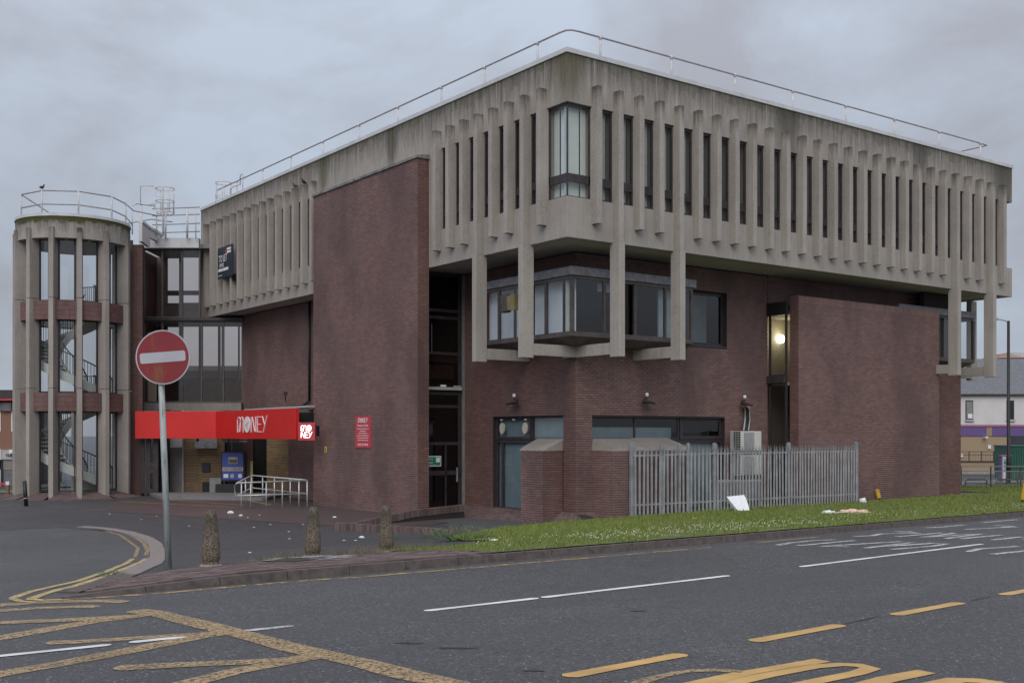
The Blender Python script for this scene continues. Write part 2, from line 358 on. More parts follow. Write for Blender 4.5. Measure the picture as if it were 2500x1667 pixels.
def copy_tree(o, loc, label=None, rz=None):
    r = copies(o); r.location = loc
    if rz is not None: r.rotation_euler.z = rz
    if label: r['label'] = label
    for ch in list(o.children):
        c = copies(ch); c.parent = r
        for g in ch.children: e = copies(g); e.parent = c
    return r
def text(s, size, mat, name, parent, mtx, depth=.003, align='CENTER', xs=1.0):
    cu = bpy.data.curves.new(name, 'FONT'); cu.body = s; cu.size = size; cu.extrude = depth; cu.align_x = align; cu.align_y = 'CENTER'; cu.resolution_u = 3
    t = bpy.data.objects.new(name, cu); me = bpy.data.meshes.new_from_object(t); bpy.data.objects.remove(t); bpy.data.curves.remove(cu)
    me.transform(mtx @ Matrix.Scale(xs, 4, (1, 0, 0))); me.materials.clear()
    return link(name, me, mat, parent)
def strokes(lines, w, depth, frame):  # flat ribbons drawn on a plane; frame(p, off) -> 3-D
    mb = MB()
    for ln in lines:
        n = len(ln); L = []
        for i, p in enumerate(ln):
            a = ln[max(i - 1, 0)]; b = ln[min(i + 1, n - 1)]; tx, ty = b[0] - a[0], b[1] - a[1]; l = math.hypot(tx, ty) or 1
            nx, ny = -ty / l * w / 2, tx / l * w / 2; L.append(((p[0] + nx, p[1] + ny), (p[0] - nx, p[1] - ny)))
        for i in range(n - 1):
            q = [L[i][0], L[i][1], L[i + 1][1], L[i + 1][0]]
            mb.hexa([frame(p, 0) for p in q], [frame(p, depth) for p in q])
    return mb
from mathutils import noise as mnoise
# ================================================================== GROUND
def axis_vals(segs):
    out = []
    for a, b, s in segs:
        n = max(1, round((b - a) / s)); out += [a + (b - a) * i / n for i in range(n)]
    return out + [segs[-1][1]]
tv = axis_vals([(-1500, -300, 300), (-300, -60, 40), (-60, -20, 4), (-20, 60, .8), (60, 120, 6), (120, 400, 40), (400, 1500, 275)])
qv = axis_vals([(-1500, -200, 325), (-200, -40, 40), (-40, 0, 4), (0, 24, .5), (24, 60, 4), (60, 200, 35), (200, 1500, 325)])
g = MB()
for q in qv:
    for t in tv:
        x, d = QT(q, t); X, Y = S(x, d); g.v.append((X, Y, G(x, d)))
nt_ = len(tv)
for i in range(len(qv) - 1):
    for j in range(nt_ - 1): a = i * nt_ + j; g.f.append((a, a + 1, a + nt_ + 1, a + nt_))
me = bpy.data.meshes.new('road'); me.from_pydata(g.v, [], g.f); me.update()
tag(link('road', me, 'road'), kind='structure')
def inpoly(p, poly):
    x, y = p; r = False; n = len(poly); j = n - 1
    for i in range(n):
        xi, yi = poly[i]; xj, yj = poly[j]
        if (yi > y) != (yj > y) and x < (xj - xi) * (y - yi) / (yj - yi) + xi: r = not r
        j = i
    return r
def sheet(name, poly, off, mat, step=.5, kind='structure', zf=None):   # polygon (street frame) draped on the ground
    bm = bmesh.new(); vs_ = [bm.verts.new((p[0], p[1], 0)) for p in poly]; f = bm.faces.new(vs_)
    xs = [p[0] for p in poly]; ds = [p[1] for p in poly]
    for ax, lo, hi in ((0, min(xs), max(xs)), (1, min(ds), max(ds))):
        k = lo + step
        while k < hi:
            co = [0, 0, 0]; co[ax] = k; no = [0, 0, 0]; no[ax] = 1
            bmesh.ops.bisect_plane(bm, geom=bm.verts[:] + bm.edges[:] + bm.faces[:], plane_co=co, plane_no=no); k += step
    for v in bm.verts:
        x, d = v.co.x, v.co.y; X, Y = S(x, d); v.co = (X, Y, G(x, d) + (zf(x, d) if zf else off))
    bmesh.ops.recalc_face_normals(bm, faces=bm.faces)
    me = bpy.data.meshes.new(name); bm.to_mesh(me); bm.free(); return tag(link(name, me, mat), kind=kind)
def ribbon(name, pts, w, mat, off=.006, step=.35, taper=False, parent=None):
    def inch(p, q, e=.05): L_ = math.dist(p, q); return (p[0] + (q[0] - p[0]) * e / L_, p[1] + (q[1] - p[1]) * e / L_)
    if taper: pts = [pts[0], inch(pts[0], pts[1])] + list(pts[1:-1]) + [inch(pts[-1], pts[-2]), pts[-1]]
    P = [pts[0]]
    for a, b in zip(pts, pts[1:]):
        L = math.dist(a, b); n = max(1, int(L / step))
        P += [(a[0] + (b[0] - a[0]) * i / n, a[1] + (b[1] - a[1]) * i / n) for i in range(1, n + 1)]
    mb = MB(); rows = []
    for i, p in enumerate(P):
        a = P[max(i - 1, 0)]; b = P[min(i + 1, len(P) - 1)]; tx, ty = b[0] - a[0], b[1] - a[1]; l = math.hypot(tx, ty) or 1
        ww = w * (1 + .08 * math.sin(i * 1.7)) / 2
        if taper and i in (0, len(P) - 1): ww *= .35
        nx, ny = -ty / l * ww, tx / l * ww; r = []
        for s in (-1, 1):
            x, d = p[0] + s * nx, p[1] + s * ny; X, Y = S(x, d); mb.v.append((X, Y, G(x, d) + off)); r.append(len(mb.v) - 1)
        rows.append(r)
    for a, b in zip(rows, rows[1:]): mb.f.append((a[0], a[1], b[1], b[0]))
    me = bpy.data.meshes.new(name); me.from_pydata(mb.v, [], mb.f); me.update()
    o = link(name, me, mat, parent)
    if parent is None: tag(o, kind='structure')
    return o
# brown brick apron in front of the block and pavement beyond
sheet('forecourt', [(-30, 29.5), (-15, 32.0), (-13.5, 33.2), (-10.8, 31.4), (-9.4, 29.2), (-8.0, 25.8), (-6.6, 21.3), (-5.6, 17.2), (-5.2, 14.8), (-4.95, 13.5), (-4.5, 13.75), (-3.9, 15.2), (-3.3, 16.0), (-2.6, 16.75), (-1.9, 17.3), (-1.1, 18.0), (-.5, 19.8), (-.8, 22.4), (-.9, 31), (-3, 36.5), (-7, 42), (-7, 60), (-30, 60)], .006, 'fore', 1.0)
sheet('brick_apron', [(-15.8, 43.5), (-14.2, 39.8), (-9.5, 36.6), (-5.2, 33.6), (-2.5, 33.9), (-2.0, 35.0), (-3.4, 38.0), (-7.4, 43.9), (-8.5, 46.2), (-12, 46.5), (-16.5, 47)], .014, plain('wet_brown_setts', (.085, .066, .064), .45, .3, 8, bmp=.6), 1.0)
sheet('far_pavement', [(15, 51.5), (60, 83), (60, 88), (15, 54.2)], .02, 'pav', 2.0)
# ---- road paint
PY, PW = 'py', 'pw'
for nm, pts, w, m_ in [
 ('yellow_edge_line', [(-5.39,12.05),(-5.44,12.65),(-5.41,13.2),(-5.37,13.85),(-5.5,14.75),(-5.67,15.75),(-6.28,18.15),(-7.6,22.4)], .1, 'py'),
 ('yellow_edge_line', [(-7.9,23.4),(-9.1,27.2),(-10.27,29.7),(-10.84,30.85),(-11.41,31.7),(-12.25,32.75)], .08, 'pyf'),
 ('yellow_edge_line', [(-5.16,11.95),(-5.2,12.5),(-5.2,12.85),(-5.16,13.15),(-5.23,14.0),(-5.34,14.95),(-5.72,16.75),(-6.32,19.05),(-7.2,22.0)], .1, 'py'),
 ('yellow_edge_line', [(-7.9,24.1),(-8.55,26.25),(-9.33,28.35),(-10.05,29.9),(-10.7,31.2)], .1, 'pyf'),
 ('yellow_edge_line', [(-5.2,11.98),(-5.0,11.9),(-4.8,11.97)], .1, 'py'),
 ('yellow_edge_line', [(-5.4,12.05),(-5.19,11.8),(-4.94,11.74)], .09, 'py'),
 ('kerb_yellow_line', [(-4.8,11.95),(-4.51,12.1),(-4.29,12.25),(-4.03,12.42),(-3.74,12.66),(-3.4,13.0),(-2.94,13.4),(-2.5,13.8),(-2.16,14.0),(-1.92,14.12),(-1.57,14.45),(-1.31,14.68),(-.69,15.18),(-.38,15.45),(.21,16.0),(.75,16.45),(1.23,16.85),(1.96,17.5),(3.0,18.4),(3.34,18.72)], .11, 'pyk'),
 ('kerb_yellow_line', [(4.3,19.65),(4.8,20.15),(5.31,20.65),(5.77,21.05)], .1, 'pyf'),
 ('box_junction_line', [(-6.6,10.9),(-5.27,11.5),(-4.94,11.72),(-4.6,11.82),(-4.3,11.84),(-4.05,11.74)], 0.22, 'pyf'),
 ('box_junction_line', [(-6.4,10.4),(-5.08,11.1),(-4.78,11.3),(-4.42,11.4),(-4.2,11.4)], 0.18, 'pyf'),
 ('box_junction_line', [(-5.6,10.05),(-4.72,10.3),(-4.2,10.45),(-3.61,10.7),(-3.51,10.85)], 0.21, 'pyf'),
 ('box_junction_line', [(-4.9,8.5),(-4.33,9.45),(-4.12,9.9),(-3.89,10.4),(-3.61,10.7)], 0.22, 'pyf'),
 ('box_junction_line', [(-3.76,11.1),(-3.51,10.95),(-3.01,10.4),(-2.42,9.75),(-2.04,9.3),(-1.75,8.95),(-1.55,8.75),(-1.41,8.62),(-1.06,8.25),(-.77,7.9),(-.42,7.55),(0,7.1)], 0.26, 'pyf'),
 ('box_junction_line', [(-3.84,9.2),(-3.59,9.25),(-3.14,9.45),(-2.66,9.65),(-2.44,9.85)], 0.18, 'pyf'),
 ('box_junction_line', [(-3.9,7.3),(-3.62,7.9),(-3.34,8.3),(-2.97,8.95),(-2.65,9.55),(-2.36,9.85)], 0.22, 'pyf'),
 ('box_junction_line', [(-2.89,8.1),(-2.39,8.25),(-1.95,8.35),(-1.65,8.45),(-1.48,8.7)], 0.20, 'pyf'),
 ('box_junction_line', [(-2.35,7.25),(-2.21,7.55),(-1.98,8.0),(-1.67,8.4),(-1.48,8.65)], 0.21, 'pyf'),
 ('white_lane_line', [(-4.4,8.25),(-3.94,8.6),(-3.62,8.85),(-3.27,9.12)], .1, 'pw'),
 ('white_lane_line', [(-3.16,9.22),(-2.77,9.52)], .1, 'pw'),
 ('white_lane_line', [(-2.36,9.83),(-2.16,9.98),(-1.97,10.12)], .1, 'pwf'),
 ('white_lane_line', [(-.87,11.08),(-.3,11.57),(.28,12.08)], .1, 'pw'),
 ('white_lane_line', [(.32,12.12),(1.22,12.93),(2.2,13.8),(2.78,14.33)], .1, 'pw'),
 ('white_lane_line', [(3.98,15.45),(5.87,17.25),(8.16,19.4)], .1, 'pw'),
 ('yellow_bay_line', [(.37,7.8),(1.34,8.68)], .15, 'pyn'),
 ('yellow_bay_line', [(1.99,9.27),(3.0,10.17)], .15, 'pyn'),
 ('yellow_bay_line', [(3.69,10.8),(4.7,11.7)], .15, 'pyn'),
 ('yellow_bay_line', [(5.42,12.35),(6.6,13.4)], .15, 'pyn'),
 ('yellow_road_lettering', [(.7,7.3),(.88,7.62),(1.05,7.83),(1.25,8.0),(1.45,8.04),(1.64,7.97)], .1, 'pyf'),
 ('yellow_road_lettering', [(1.1,7.42),(1.63,7.9),(2.34,8.42)], .15, 'pyn'),
 ('yellow_road_lettering', [(1.3,7.4),(1.78,7.85),(2.2,8.17),(2.42,8.25),(2.55,8.22),(2.6,8.1),(2.45,7.93),(1.9,7.5)], .14, 'pyn'),
 ('yellow_road_lettering', [(2.3,7.45),(2.6,7.72),(2.96,7.98)], .16, 'pyn'),
 ('yellow_road_lettering', [(2.8,7.5),(3.05,7.68),(3.2,7.66),(3.3,7.55)], .16, 'pyn')]:
    ribbon(nm, pts, w, m_, .005 + .0035 * random.random() if 'box' in nm else .006, taper='lett' not in nm)
for p in [[(4.55,19.15),(4.89,19.65),(5.42,20.15),(5.89,20.4)],[(4.85,19.05),(5.18,19.3),(5.66,19.75),(6.19,20.2)],[(5.68,18.8),(5.23,18.9),(6.02,19.4),(6.95,19.95)],[(5.86,18.55),(7.11,19.8)],[(7.11,19.8),(6.25,18.85),(7.41,19.6)],[(6.22,18.3),(7.14,18.95),(7.57,19.45),(7.31,19.65)],[(6.48,21.2),(6.9,21.4),(7.23,21.9),(8.07,22.1)],[(8.07,22.1),(7.75,22.6),(8.1,22.6)],[(7.25,21.1),(8.54,22.2)],[(7.68,20.95),(8.76,22.1)],[(8.01,20.65),(9.21,21.9),(7.7,21.0)],[(8.27,20.6),(8.78,21.05),(9.44,21.55)],[(8.72,20.3),(9.62,21.1)],[(8.77,23.7),(9.15,23.9),(10.01,24.7)],[(7.28,17.85),(7.7,18.4),(8.55,18.9)],[(7.48,17.4),(8.44,18.15)],[(10.73,25.5),(12.1,26.75)],[(9.4,23.2),(10.86,24.0)],[(9.89,23.4),(10.87,24.2),(10.6,24.55)]]:
    ribbon('white_road_lettering', p, .12, 'pwf')
ribbon('white_lane_line', [(9.4, 20.5), (13.5, 24.3)], .1, 'pw')
def splat(x, d, rx, rd, seed, ang=.0):
    rg = random.Random(seed); pts = []
    for k in range(18):
        a = 6.283 * k / 18; r = rg.uniform(.45, 1.1); px, pd = rx * r * math.cos(a), rd * r * math.sin(a)
        pts.append((x + px * math.cos(ang) - pd * math.sin(ang), d + px * math.sin(ang) + pd * math.cos(ang)))
    sheet('tar_patch', pts, .004, 'tar', .5)
splat(-.45, 8.96, .2, .05, 1); splat(-.86, 9.2, .13, .04, 2); splat(1.25, 11.1, .1, .04, 3); splat(.16, 8.02, .1, .03, 4); splat(3.3, 10.5, .38, .02, 5, .78); splat(5.05, 12.05, .3, .018, 6, .78)
# ---- pale dropped kerb round the forecourt: single stones
dk = tag(bpy.data.objects.new('dropped_kerb', None), kind='structure'); COL.objects.link(dk)
DK = [(-12.87,33.45),(-11.89,32.75),(-10.88,31.6),(-9.81,29.9),(-9.01,28.2),(-8.21,25.9),(-7.24,22.9),(-6.2,19.4),(-5.5,17.0),(-5.15,15.2),(-4.93,13.85),(-4.9,13.05),(-4.97,12.5)]
seg = [];
for a, b in zip(DK, DK[1:]):
    n = max(1, round(math.dist(a, b) / .9))
    for i in range(n): seg.append(((a[0] + (b[0] - a[0]) * i / n, a[1] + (b[1] - a[1]) * i / n), (a[0] + (b[0] - a[0]) * (i + .985) / n, a[1] + (b[1] - a[1]) * (i + .985) / n)))
for i, (a, b) in enumerate(seg):
    ww = .17 if i < 26 else .13
    tx, ty = b[0] - a[0], b[1] - a[1]; l = math.hypot(tx, ty); nx, ny = -ty / l * ww, tx / l * ww
    c4 = [(a[0] + nx, a[1] + ny), (a[0] - nx, a[1] - ny), (b[0] - nx, b[1] - ny), (b[0] + nx, b[1] + ny)]
    MB().hexa([S(*p) + (G(*p) - .1,) for p in c4], [S(*p) + (G(*p) + .022,) for p in c4]).build('kerb_stone', 'dropk' if i < 24 else 'kerb', dk)
# ---- raised kerb along the road: single stones
kb = tag(bpy.data.objects.new('kerb', None), kind='structure'); COL.objects.link(kb)
def kh(t): return .10 * smo((t + 8.2) / 3.0)
def vz(x, d):                 # rise of the verge above the ground sheet
    q, t = toq(x, d); return kh(t) * (1 - smo((q - .5) / 3.)) + .028
t = -7.6
while t < 62:
    L = .915; zz = []
    prof = [(0.02, 0), (0.05, 1), (.15, 1), (.15, 0)]
    mb = MB()
    for tt in (t, t + L - .012):
        for qq, up in prof:
            x, d = QT(qq, tt); X, Y = S(x, d); mb.v.append((X, Y, G(*QT(0, tt)) + (kh(tt) + .012 if up else -.05) + random.uniform(-.002, .002)))
    for i in range(4): j = (i + 1) % 4; mb.f.append((i, j, 4 + j, 4 + i))
    mb.f += [(0, 1, 2, 3), (4, 5, 6, 7)]
    mb.build('kerb_stone', 'kerb', kb); t += L
# ---- block paving behind the kerb (nearest blocks single, the rest joined)
pv = sheet('paved_strip', [QT(.16, -7.4), QT(.16, -1.4), (-.52, 16.5), (-.88, 16.75), (-1.38, 17.1), (-1.9, 17.5), (-2.18, 17.1), (-3.01, 16.35), (-3.47, 15.8), (-3.95, 15.2), (-4.2, 14.4), (-4.5, 13.6), (-4.75, 12.9)], 0, 'mortar', .5, zf=lambda x, d: vz(x, d) - .02)
PVP = [QT(.16, -7.4), QT(.16, -1.4), (-.52, 16.5), (-.88, 16.75), (-1.38, 17.1), (-1.9, 17.5), (-2.18, 17.1), (-3.01, 16.35), (-3.47, 15.8), (-3.95, 15.2), (-4.2, 14.4), (-4.5, 13.6), (-4.75, 12.9)]
blk = []
for r in range(14):
    q = .16 + .103 * r + .05; tt = -7.4 + (r % 2) * .1
    while tt < .4:
        x, d = QT(q, tt)
        if inpoly((x, d), PVP): blk.append((d, q, tt))
        tt += .203
blk.sort(); rest = MB()
for i, (dd, q, tt) in enumerate(blk):
    mb = MB() if i < 300 else rest; dz = random.uniform(-.003, .004)
    c4 = [QT(q - .048, tt - .098), QT(q + .048, tt - .098), QT(q + .048, tt + .098), QT(q - .048, tt + .098)]
    mb.hexa([S(*p) + (G(*p) + vz(*p) - .03,) for p in c4], [S(*p) + (G(*p) + vz(*p) + dz,) for p in c4])
    if i < 300: mb.build('paving_block', 'paver', pv)
tag(rest.build('paving_blocks', 'paver', pv), kind='stuff')
cx_, cd_ = -2.95, 15.35
cvz = lambda p: S(*p) + (G(*p) + vz(*p) + .012,); c4 = [(cx_ - .42, cd_ - .25), (cx_ + .1, cd_ - .42), (cx_ + .42, cd_ + .2), (cx_ - .12, cd_ + .4)]
MB().hexa([S(*p) + (G(*p) + vz(*p) - .03,) for p in c4], [cvz(p) for p in c4]).build('chamber_cover', 'tar', pv)
for k, (x, d, rx, rd) in enumerate(((-3.2, 15.75, .26, .1), (-2.75, 15.95, .3, .09), (-3.45, 15.2, .2, .07), (-2.35, 15.75, .24, .08), (-2.3, 15.4, .3, .07), (-2.55, 15.15, .2, .05))):
    for j in range(4):
        rg = random.Random(k * 10 + j); px, pd = x + rg.uniform(-.2, .2), d + rg.uniform(-.12, .12); pts = [(px + rx * rg.uniform(.2, .8) * math.cos(a * .7), pd + rd * rg.uniform(.2, .9) * math.sin(a * .7)) for a in range(9)]
        sheet('white_paint_splash', pts, 0, 'pwf', .5, zf=lambda x, d: vz(x, d) + .02)
# ---- grass verge
VP = [QT(.16, -1.4), (-.52, 16.52), (-.88, 16.8), (-1.38, 17.15), (-1.95, 17.5), (-1.5, 17.95), (-1.0, 18.3), (-.7, 19.05), (-.42, 20.0), (.1, 20.5), (-.3, 21.2), (-.9, 21.8), (-1.3, 22.7), (-1.35, 25.2), (-1.1, 28.0), (-.6, 31.5), (1.2, 33.4), (2.6, 34.2), (6, 38), (14, 43), (21, 47.5), (17, 51.5), (60, 82), QT(.16, 75)]
def gmat():
    m, nt, b = nodes('grass_blades'); r = nt.nodes.new('ShaderNodeNewGeometry').outputs['Random Per Island']
    c = mixc(nt, r, (.13, .175, .035), (.28, .32, .09)); dry = ramp(nt, noise(nt, .9, 5), .5, .72)
    c = mixc(nt, mathn(nt, 'MULTIPLY', dry, .5), c, (.22, .19, .08)); c = mixc(nt, ramp(nt, r, .9, .95), c, (.3, .26, .14))
    c = mixc(nt, mathn(nt, 'MULTIPLY', ramp(nt, noise(nt, .45, 4), .3, .6), .35), c, (.10, .17, .03))
    nt.links.new(c, b.inputs['Base Color']); b.inputs['Roughness'].default_value = .7; b.inputs['Specular IOR Level'].default_value = .2
    return m
M['grass'] = gmat(); M['turf'] = plain('turf_soil', (.12, .14, .045), .95, .4, 3, bmp=.5)
sheet('grass_verge', VP, 0, 'turf', .6, zf=vz)
def blades(name, poly, n, hr, wr, mat, dens):
    xs = [p[0] for p in poly]; ds = [p[1] for p in poly]; V = []; Fc = []; k = 0
    while k < n:
        d = random.uniform(min(ds), min(max(ds), 62)); x = random.uniform(min(xs), min(max(xs), 30))
        if random.random() > dens(x, d) or not inpoly((x, d), poly): continue
        if mnoise.noise((x * .9, d * .9, 3.)) < -.28 and random.random() < .8: continue
        X, Y = S(x, d); z = G(x, d) + vz(x, d) - .01
        s = 1 + max(0, d - 18) / 22; h = random.uniform(*hr) * (1 if random.random() < .93 else 1.7); w = random.uniform(*wr) * s
        a = random.uniform(0, 6.283); cx, cy = math.cos(a) * w / 2, math.sin(a) * w / 2; lx, ly = random.gauss(0, h * .35), random.gauss(0, h * .35)
        i = len(V); V += [(X - cx, Y - cy, z), (X + cx, Y + cy, z), (X + lx, Y + ly, z + h)]; Fc.append((i, i + 1, i + 2)); k += 1
    me = bpy.data.meshes.new(name); me.from_pydata(V, [], Fc); me.update(); return tag(link(name, me, mat), kind='stuff')
dens = lambda x, d: 1.0 if d < 24 else (.75 if d < 34 else .4)
blades('grass', VP, 170000, (.02, .06), (.011, .02), 'grass', dens)
blades('dry_edge_grass', [(-3.6, 15.9), (-2.2, 17.15), (-1.1, 17.9), (-1.9, 18.2), (-3.0, 17.0), (-3.9, 15.9)], 1100, (.04, .14), (.005, .009), plain('dry_stalks', (.2, .17, .09), .8, .3, 5), lambda x, d: 1)
blades('rough_grass', VP, 5000, (.07, .14), (.012, .02), 'grass', lambda x, d: (.15 + .85 * (math.sin(x * 2.1 + d) * math.cos(d * 1.3 - x) > .45)) * dens(x, d))
cl = MB()
for i in range(700):
    while True:
        q = abs(random.gauss(0, 1.3)) + .2; t = random.choice([random.uniform(1, 8), random.uniform(-1, 26)]); x, d = QT(q, t)
        if inpoly((x, d), VP): break
    X, Y = S(x, d); z = G(x, d) + vz(x, d) + random.uniform(.05, .09); s = random.uniform(.006, .010)
    cl.lathe([(s * .6, -s), (s, 0), (s * .5, s)], 5, (X, Y, z))
tag(cl.build('clover_flowers', plain('clover_white', (.62, .62, .55), .8, .1, 5)), kind='stuff')
def weed(name, label, x, d, r, h, n, seed, group=None):
    rg = random.Random(seed); X, Y = S(x, d); z = G(x, d) + .01; t = thing(name, label, 'weed', (X, Y, z), group=group)
    mb = MB(); st = MB()
    for i in range(n):
        a = rg.uniform(0, 6.28); rr = r * math.sqrt(rg.random()); hh = h * rg.uniform(.15, 1) * (1 - .5 * rr / r)
        px, py = X + math.cos(a) * rr, Y + math.sin(a) * rr * .7; s = rg.uniform(.02, .045); b_ = rg.uniform(0, 6.28)
        ux, uy = math.cos(b_) * s, math.sin(b_) * s; up = rg.uniform(-.4, .8) * s
        mb.quad((px, py, z + hh), (px + ux - uy * .4, py + uy + ux * .4, z + hh + up * .6), (px + 2 * ux, py + 2 * uy, z + hh + up), (px + ux + uy * .4, py + uy - ux * .4, z + hh + up * .6))
        if i % 9 == 0: st.tube([(X + (px - X) * .3, Y + (py - Y) * .3, z - .02), (px, py, z + hh)], .004, 4)
    mb.build('leaves', 'weedm', t); st.build('stems', 'weedm', t)
M['weedm'] = plain('weed_leaves', (.1, .165, .06), .6, .35, 20)
weed('weed_clump', 'broad leafy green weed clump at the tip of the verge by the forecourt', -.95, 22.3, .75, .38, 620, 1)
weed('weed_clump', 'low green weeds against the brick retaining edge left of the verge', -1.9, 27.3, .4, .22, 160, 2)
weed('weed_clump', 'small weed tuft beside the third bollard at the retaining edge', -3.0, 27.6, .3, .2, 120, 3)
weed('weed_clump', 'small bright weeds on the dropped kerb near the sign pole', -5.25, 14.6, .2, .06, 90, 4)
weed('weed_clump', 'grassy weeds at the foot of the palisade fence by the white board', 7.4, 35.6, .7, .35, 260, 5)
# ================================================================== BRICKWORK
NB = [0]; CUT = {}
def fx(c): return lambda a, o, z: (a, c + o, z)     # wall running along X, outer face towards -Y
def fy(c): return lambda a, o, z: (c + o, a, z)     # wall running along Y, outer face towards -X
def fseg(p0, p1, dn=1):                                  # wall between two world points, outer face on its right hand
    L = math.dist(p0, p1); ux, uy = (p1[0] - p0[0]) / L, (p1[1] - p0[1]) / L; nx, ny = -uy * dn, ux * dn
    return lambda a, o, z: (p0[0] + ux * a + nx * o, p0[1] + uy * a + ny * o, z)
def courses(a0, a1, z0, z1, holes, soldier=0, bl=.225, bh=.075):
    out = []; r = 0; z = z0
    if soldier:
        a = a0; zt = z1 - .22
        while a < a1 - .02: out.append((a + .007, min(a + .069, a1), zt, z1)); a += .075
        z1 = zt
    while z < z1 - .02:
        a = a0 - (bl / 2 if r % 2 else 0)
        while a < a1:
            b0, b1 = max(a + .006, a0), min(a + bl - .006, a1); y0, y1 = z + .007, min(z + bh - .007, z1); a += bl
            if b1 - b0 < .02: continue
            for (h0, h1, k0, k1) in holes:
                if y1 > k0 + .01 and y0 < k1 - .01 and b1 > h0 and b0 < h1:
                    if b0 < h0 - .02: b1 = h0
                    elif b1 > h1 + .02: b0 = h1
                    else: b0 = b1
            if b1 - b0 > .02: out.append((b0, b1, y0, y1))
        z += bh; r += 1
    return out
def wall(name, fr, a0, a1, z0, z1, parent, holes=(), th=.3, mat='brick', mort='mortar', soldier=0, single=False, label=None, dep=.014):
    full = (a0, a1); a0 += dep + .002; a1 -= dep + .002
    mb = MB(); A = sorted({a0, a1, *[min(max(h[i], a0), a1) for h in holes for i in (0, 1)]}); Z = sorted({z0, z1, *[min(max(h[i], z0), z1) for h in holes for i in (2, 3)]})
    for i in range(len(A) - 1):
        j = 0
        while j < len(Z) - 1:
            am = (A[i] + A[i + 1]) / 2; solid = lambda k: not any(h[0] < am < h[1] and h[2] < (Z[k] + Z[k + 1]) / 2 < h[3] for h in holes)
            if solid(j):
                k = j
                while k + 1 < len(Z) - 1 and solid(k + 1): k += 1
                mb.hexa([fr(A[i], dep, Z[j]), fr(A[i + 1], dep, Z[j]), fr(A[i + 1], th, Z[j]), fr(A[i], th, Z[j])],
                        [fr(A[i], dep, Z[k + 1]), fr(A[i + 1], dep, Z[k + 1]), fr(A[i + 1], th, Z[k + 1]), fr(A[i], th, Z[k + 1])]); j = k + 1
            else: j += 1
    w = mb.build(name, mort, parent)
    if label: w['label'] = label
    a0, a1 = full; cs = courses(a0, a1, z0, z1, holes, soldier); NB[0] += len(cs)
    if single:
        for (b0, b1, y0, y1) in cs:
            m1 = MB().hexa([fr(b0, 0, y0), fr(b1, 0, y0), fr(b1, dep + .01, y0), fr(b0, dep + .01, y0)], [fr(b0, 0, y1), fr(b1, 0, y1), fr(b1, dep + .01, y1), fr(b0, dep + .01, y1)])
            L0, H0 = round(b1 - b0, 3), round(y1 - y0, 3); key = (w.name, L0, H0)
            base = Vector(fr(b0, 0, y0))
            if key not in CUT:
                m1.v = [tuple(Vector(p) - base) for p in m1.v]; CUT[key] = m1.mesh('brick'); CUT[key].materials.append(M[mat])
            o = bpy.data.objects.new('brick', CUT[key]); COL.objects.link(o); o.location = base; o.parent = w
        return w
    V = []; Fc = []
    for (b0, b1, y0, y1) in cs:
        k = len(V); e = random.uniform(-.0015, .0015)
        V += [fr(b0, e, y0), fr(b1, e, y0), fr(b1, e, y1), fr(b0, e, y1), fr(b0, dep + .002, y0), fr(b1, dep + .002, y0), fr(b1, dep + .002, y1), fr(b0, dep + .002, y1)]
        Fc += [(k, k + 1, k + 2, k + 3), (k, k + 4, k + 5, k + 1), (k + 1, k + 5, k + 6, k + 2), (k + 2, k + 6, k + 7, k + 3), (k + 3, k + 7, k + 4, k)]
    me = bpy.data.meshes.new('bricks'); me.from_pydata(V, [], Fc); me.update(); o = link('bricks', me, mat, w)
    tag(o, kind='stuff'); return w
# ================================================================== OFFICE BLOCK
LX, LY, ZS, ZT = 23.66, 28.3, 8.42, 13.7
OB = thing('office_building', 'brutalist office block with ribbed concrete top floor above brown brick walls', 'building', (0, 0, 0), local=True)
FW, FD, SPX, X0 = .19, .255, .834, .935
finx = [X0 + SPX * k for k in range(27)]
SPY = .812; finy = [.93 + SPY * k for k in range(8)] + [27.17 - .815 * j for j in range(15)]
ML = R(-90)
# fins
fm = MB().box(0, FW, -FD, .0, 8.88, 12.88).mesh('concrete_fin'); fm.materials.append(M['fin'])
cm_ = MB().box(0, FW, -FD, .0, 8.425, 12.88).mesh('long_fin'); cm_.materials.append(M['fin'])
colm = MB().box(-.02, FW + .02, -FD - .03, .13, 5.06, 8.418).mesh('hanging_column'); colm.materials.append(M['column'])
def putm(name, me, loc, rz=0, parent=OB, bev=.012):
    o = bpy.data.objects.new(name, me); COL.objects.link(o); o.location = loc; o.rotation_euler.z = rz; o.parent = parent
    if bev: md = o.modifiers.new('bevel', 'BEVEL'); md.width = bev * .55; md.segments = 1
    return o
for k, x in enumerate(finx):
    lg = k in (1, 4, 22, 25); putm('concrete_fin', cm_ if lg else fm, (x, 0, 0))
    if lg: putm('hanging_column', colm, (x, 0, 0))
for k, y in enumerate(finy):
    lg = k in (1, 4) ; putm('concrete_fin', cm_ if lg else fm, (0, y + FW, 0), ML)
    if lg: putm('hanging_column', colm, (0, y + FW, 0), ML)
for y in (1.76, 4.26): putm('hanging_column', colm, (LX, y, 0), R(90))
for y in finy[:6]: putm('concrete_fin', fm, (LX, y, 0), R(90))
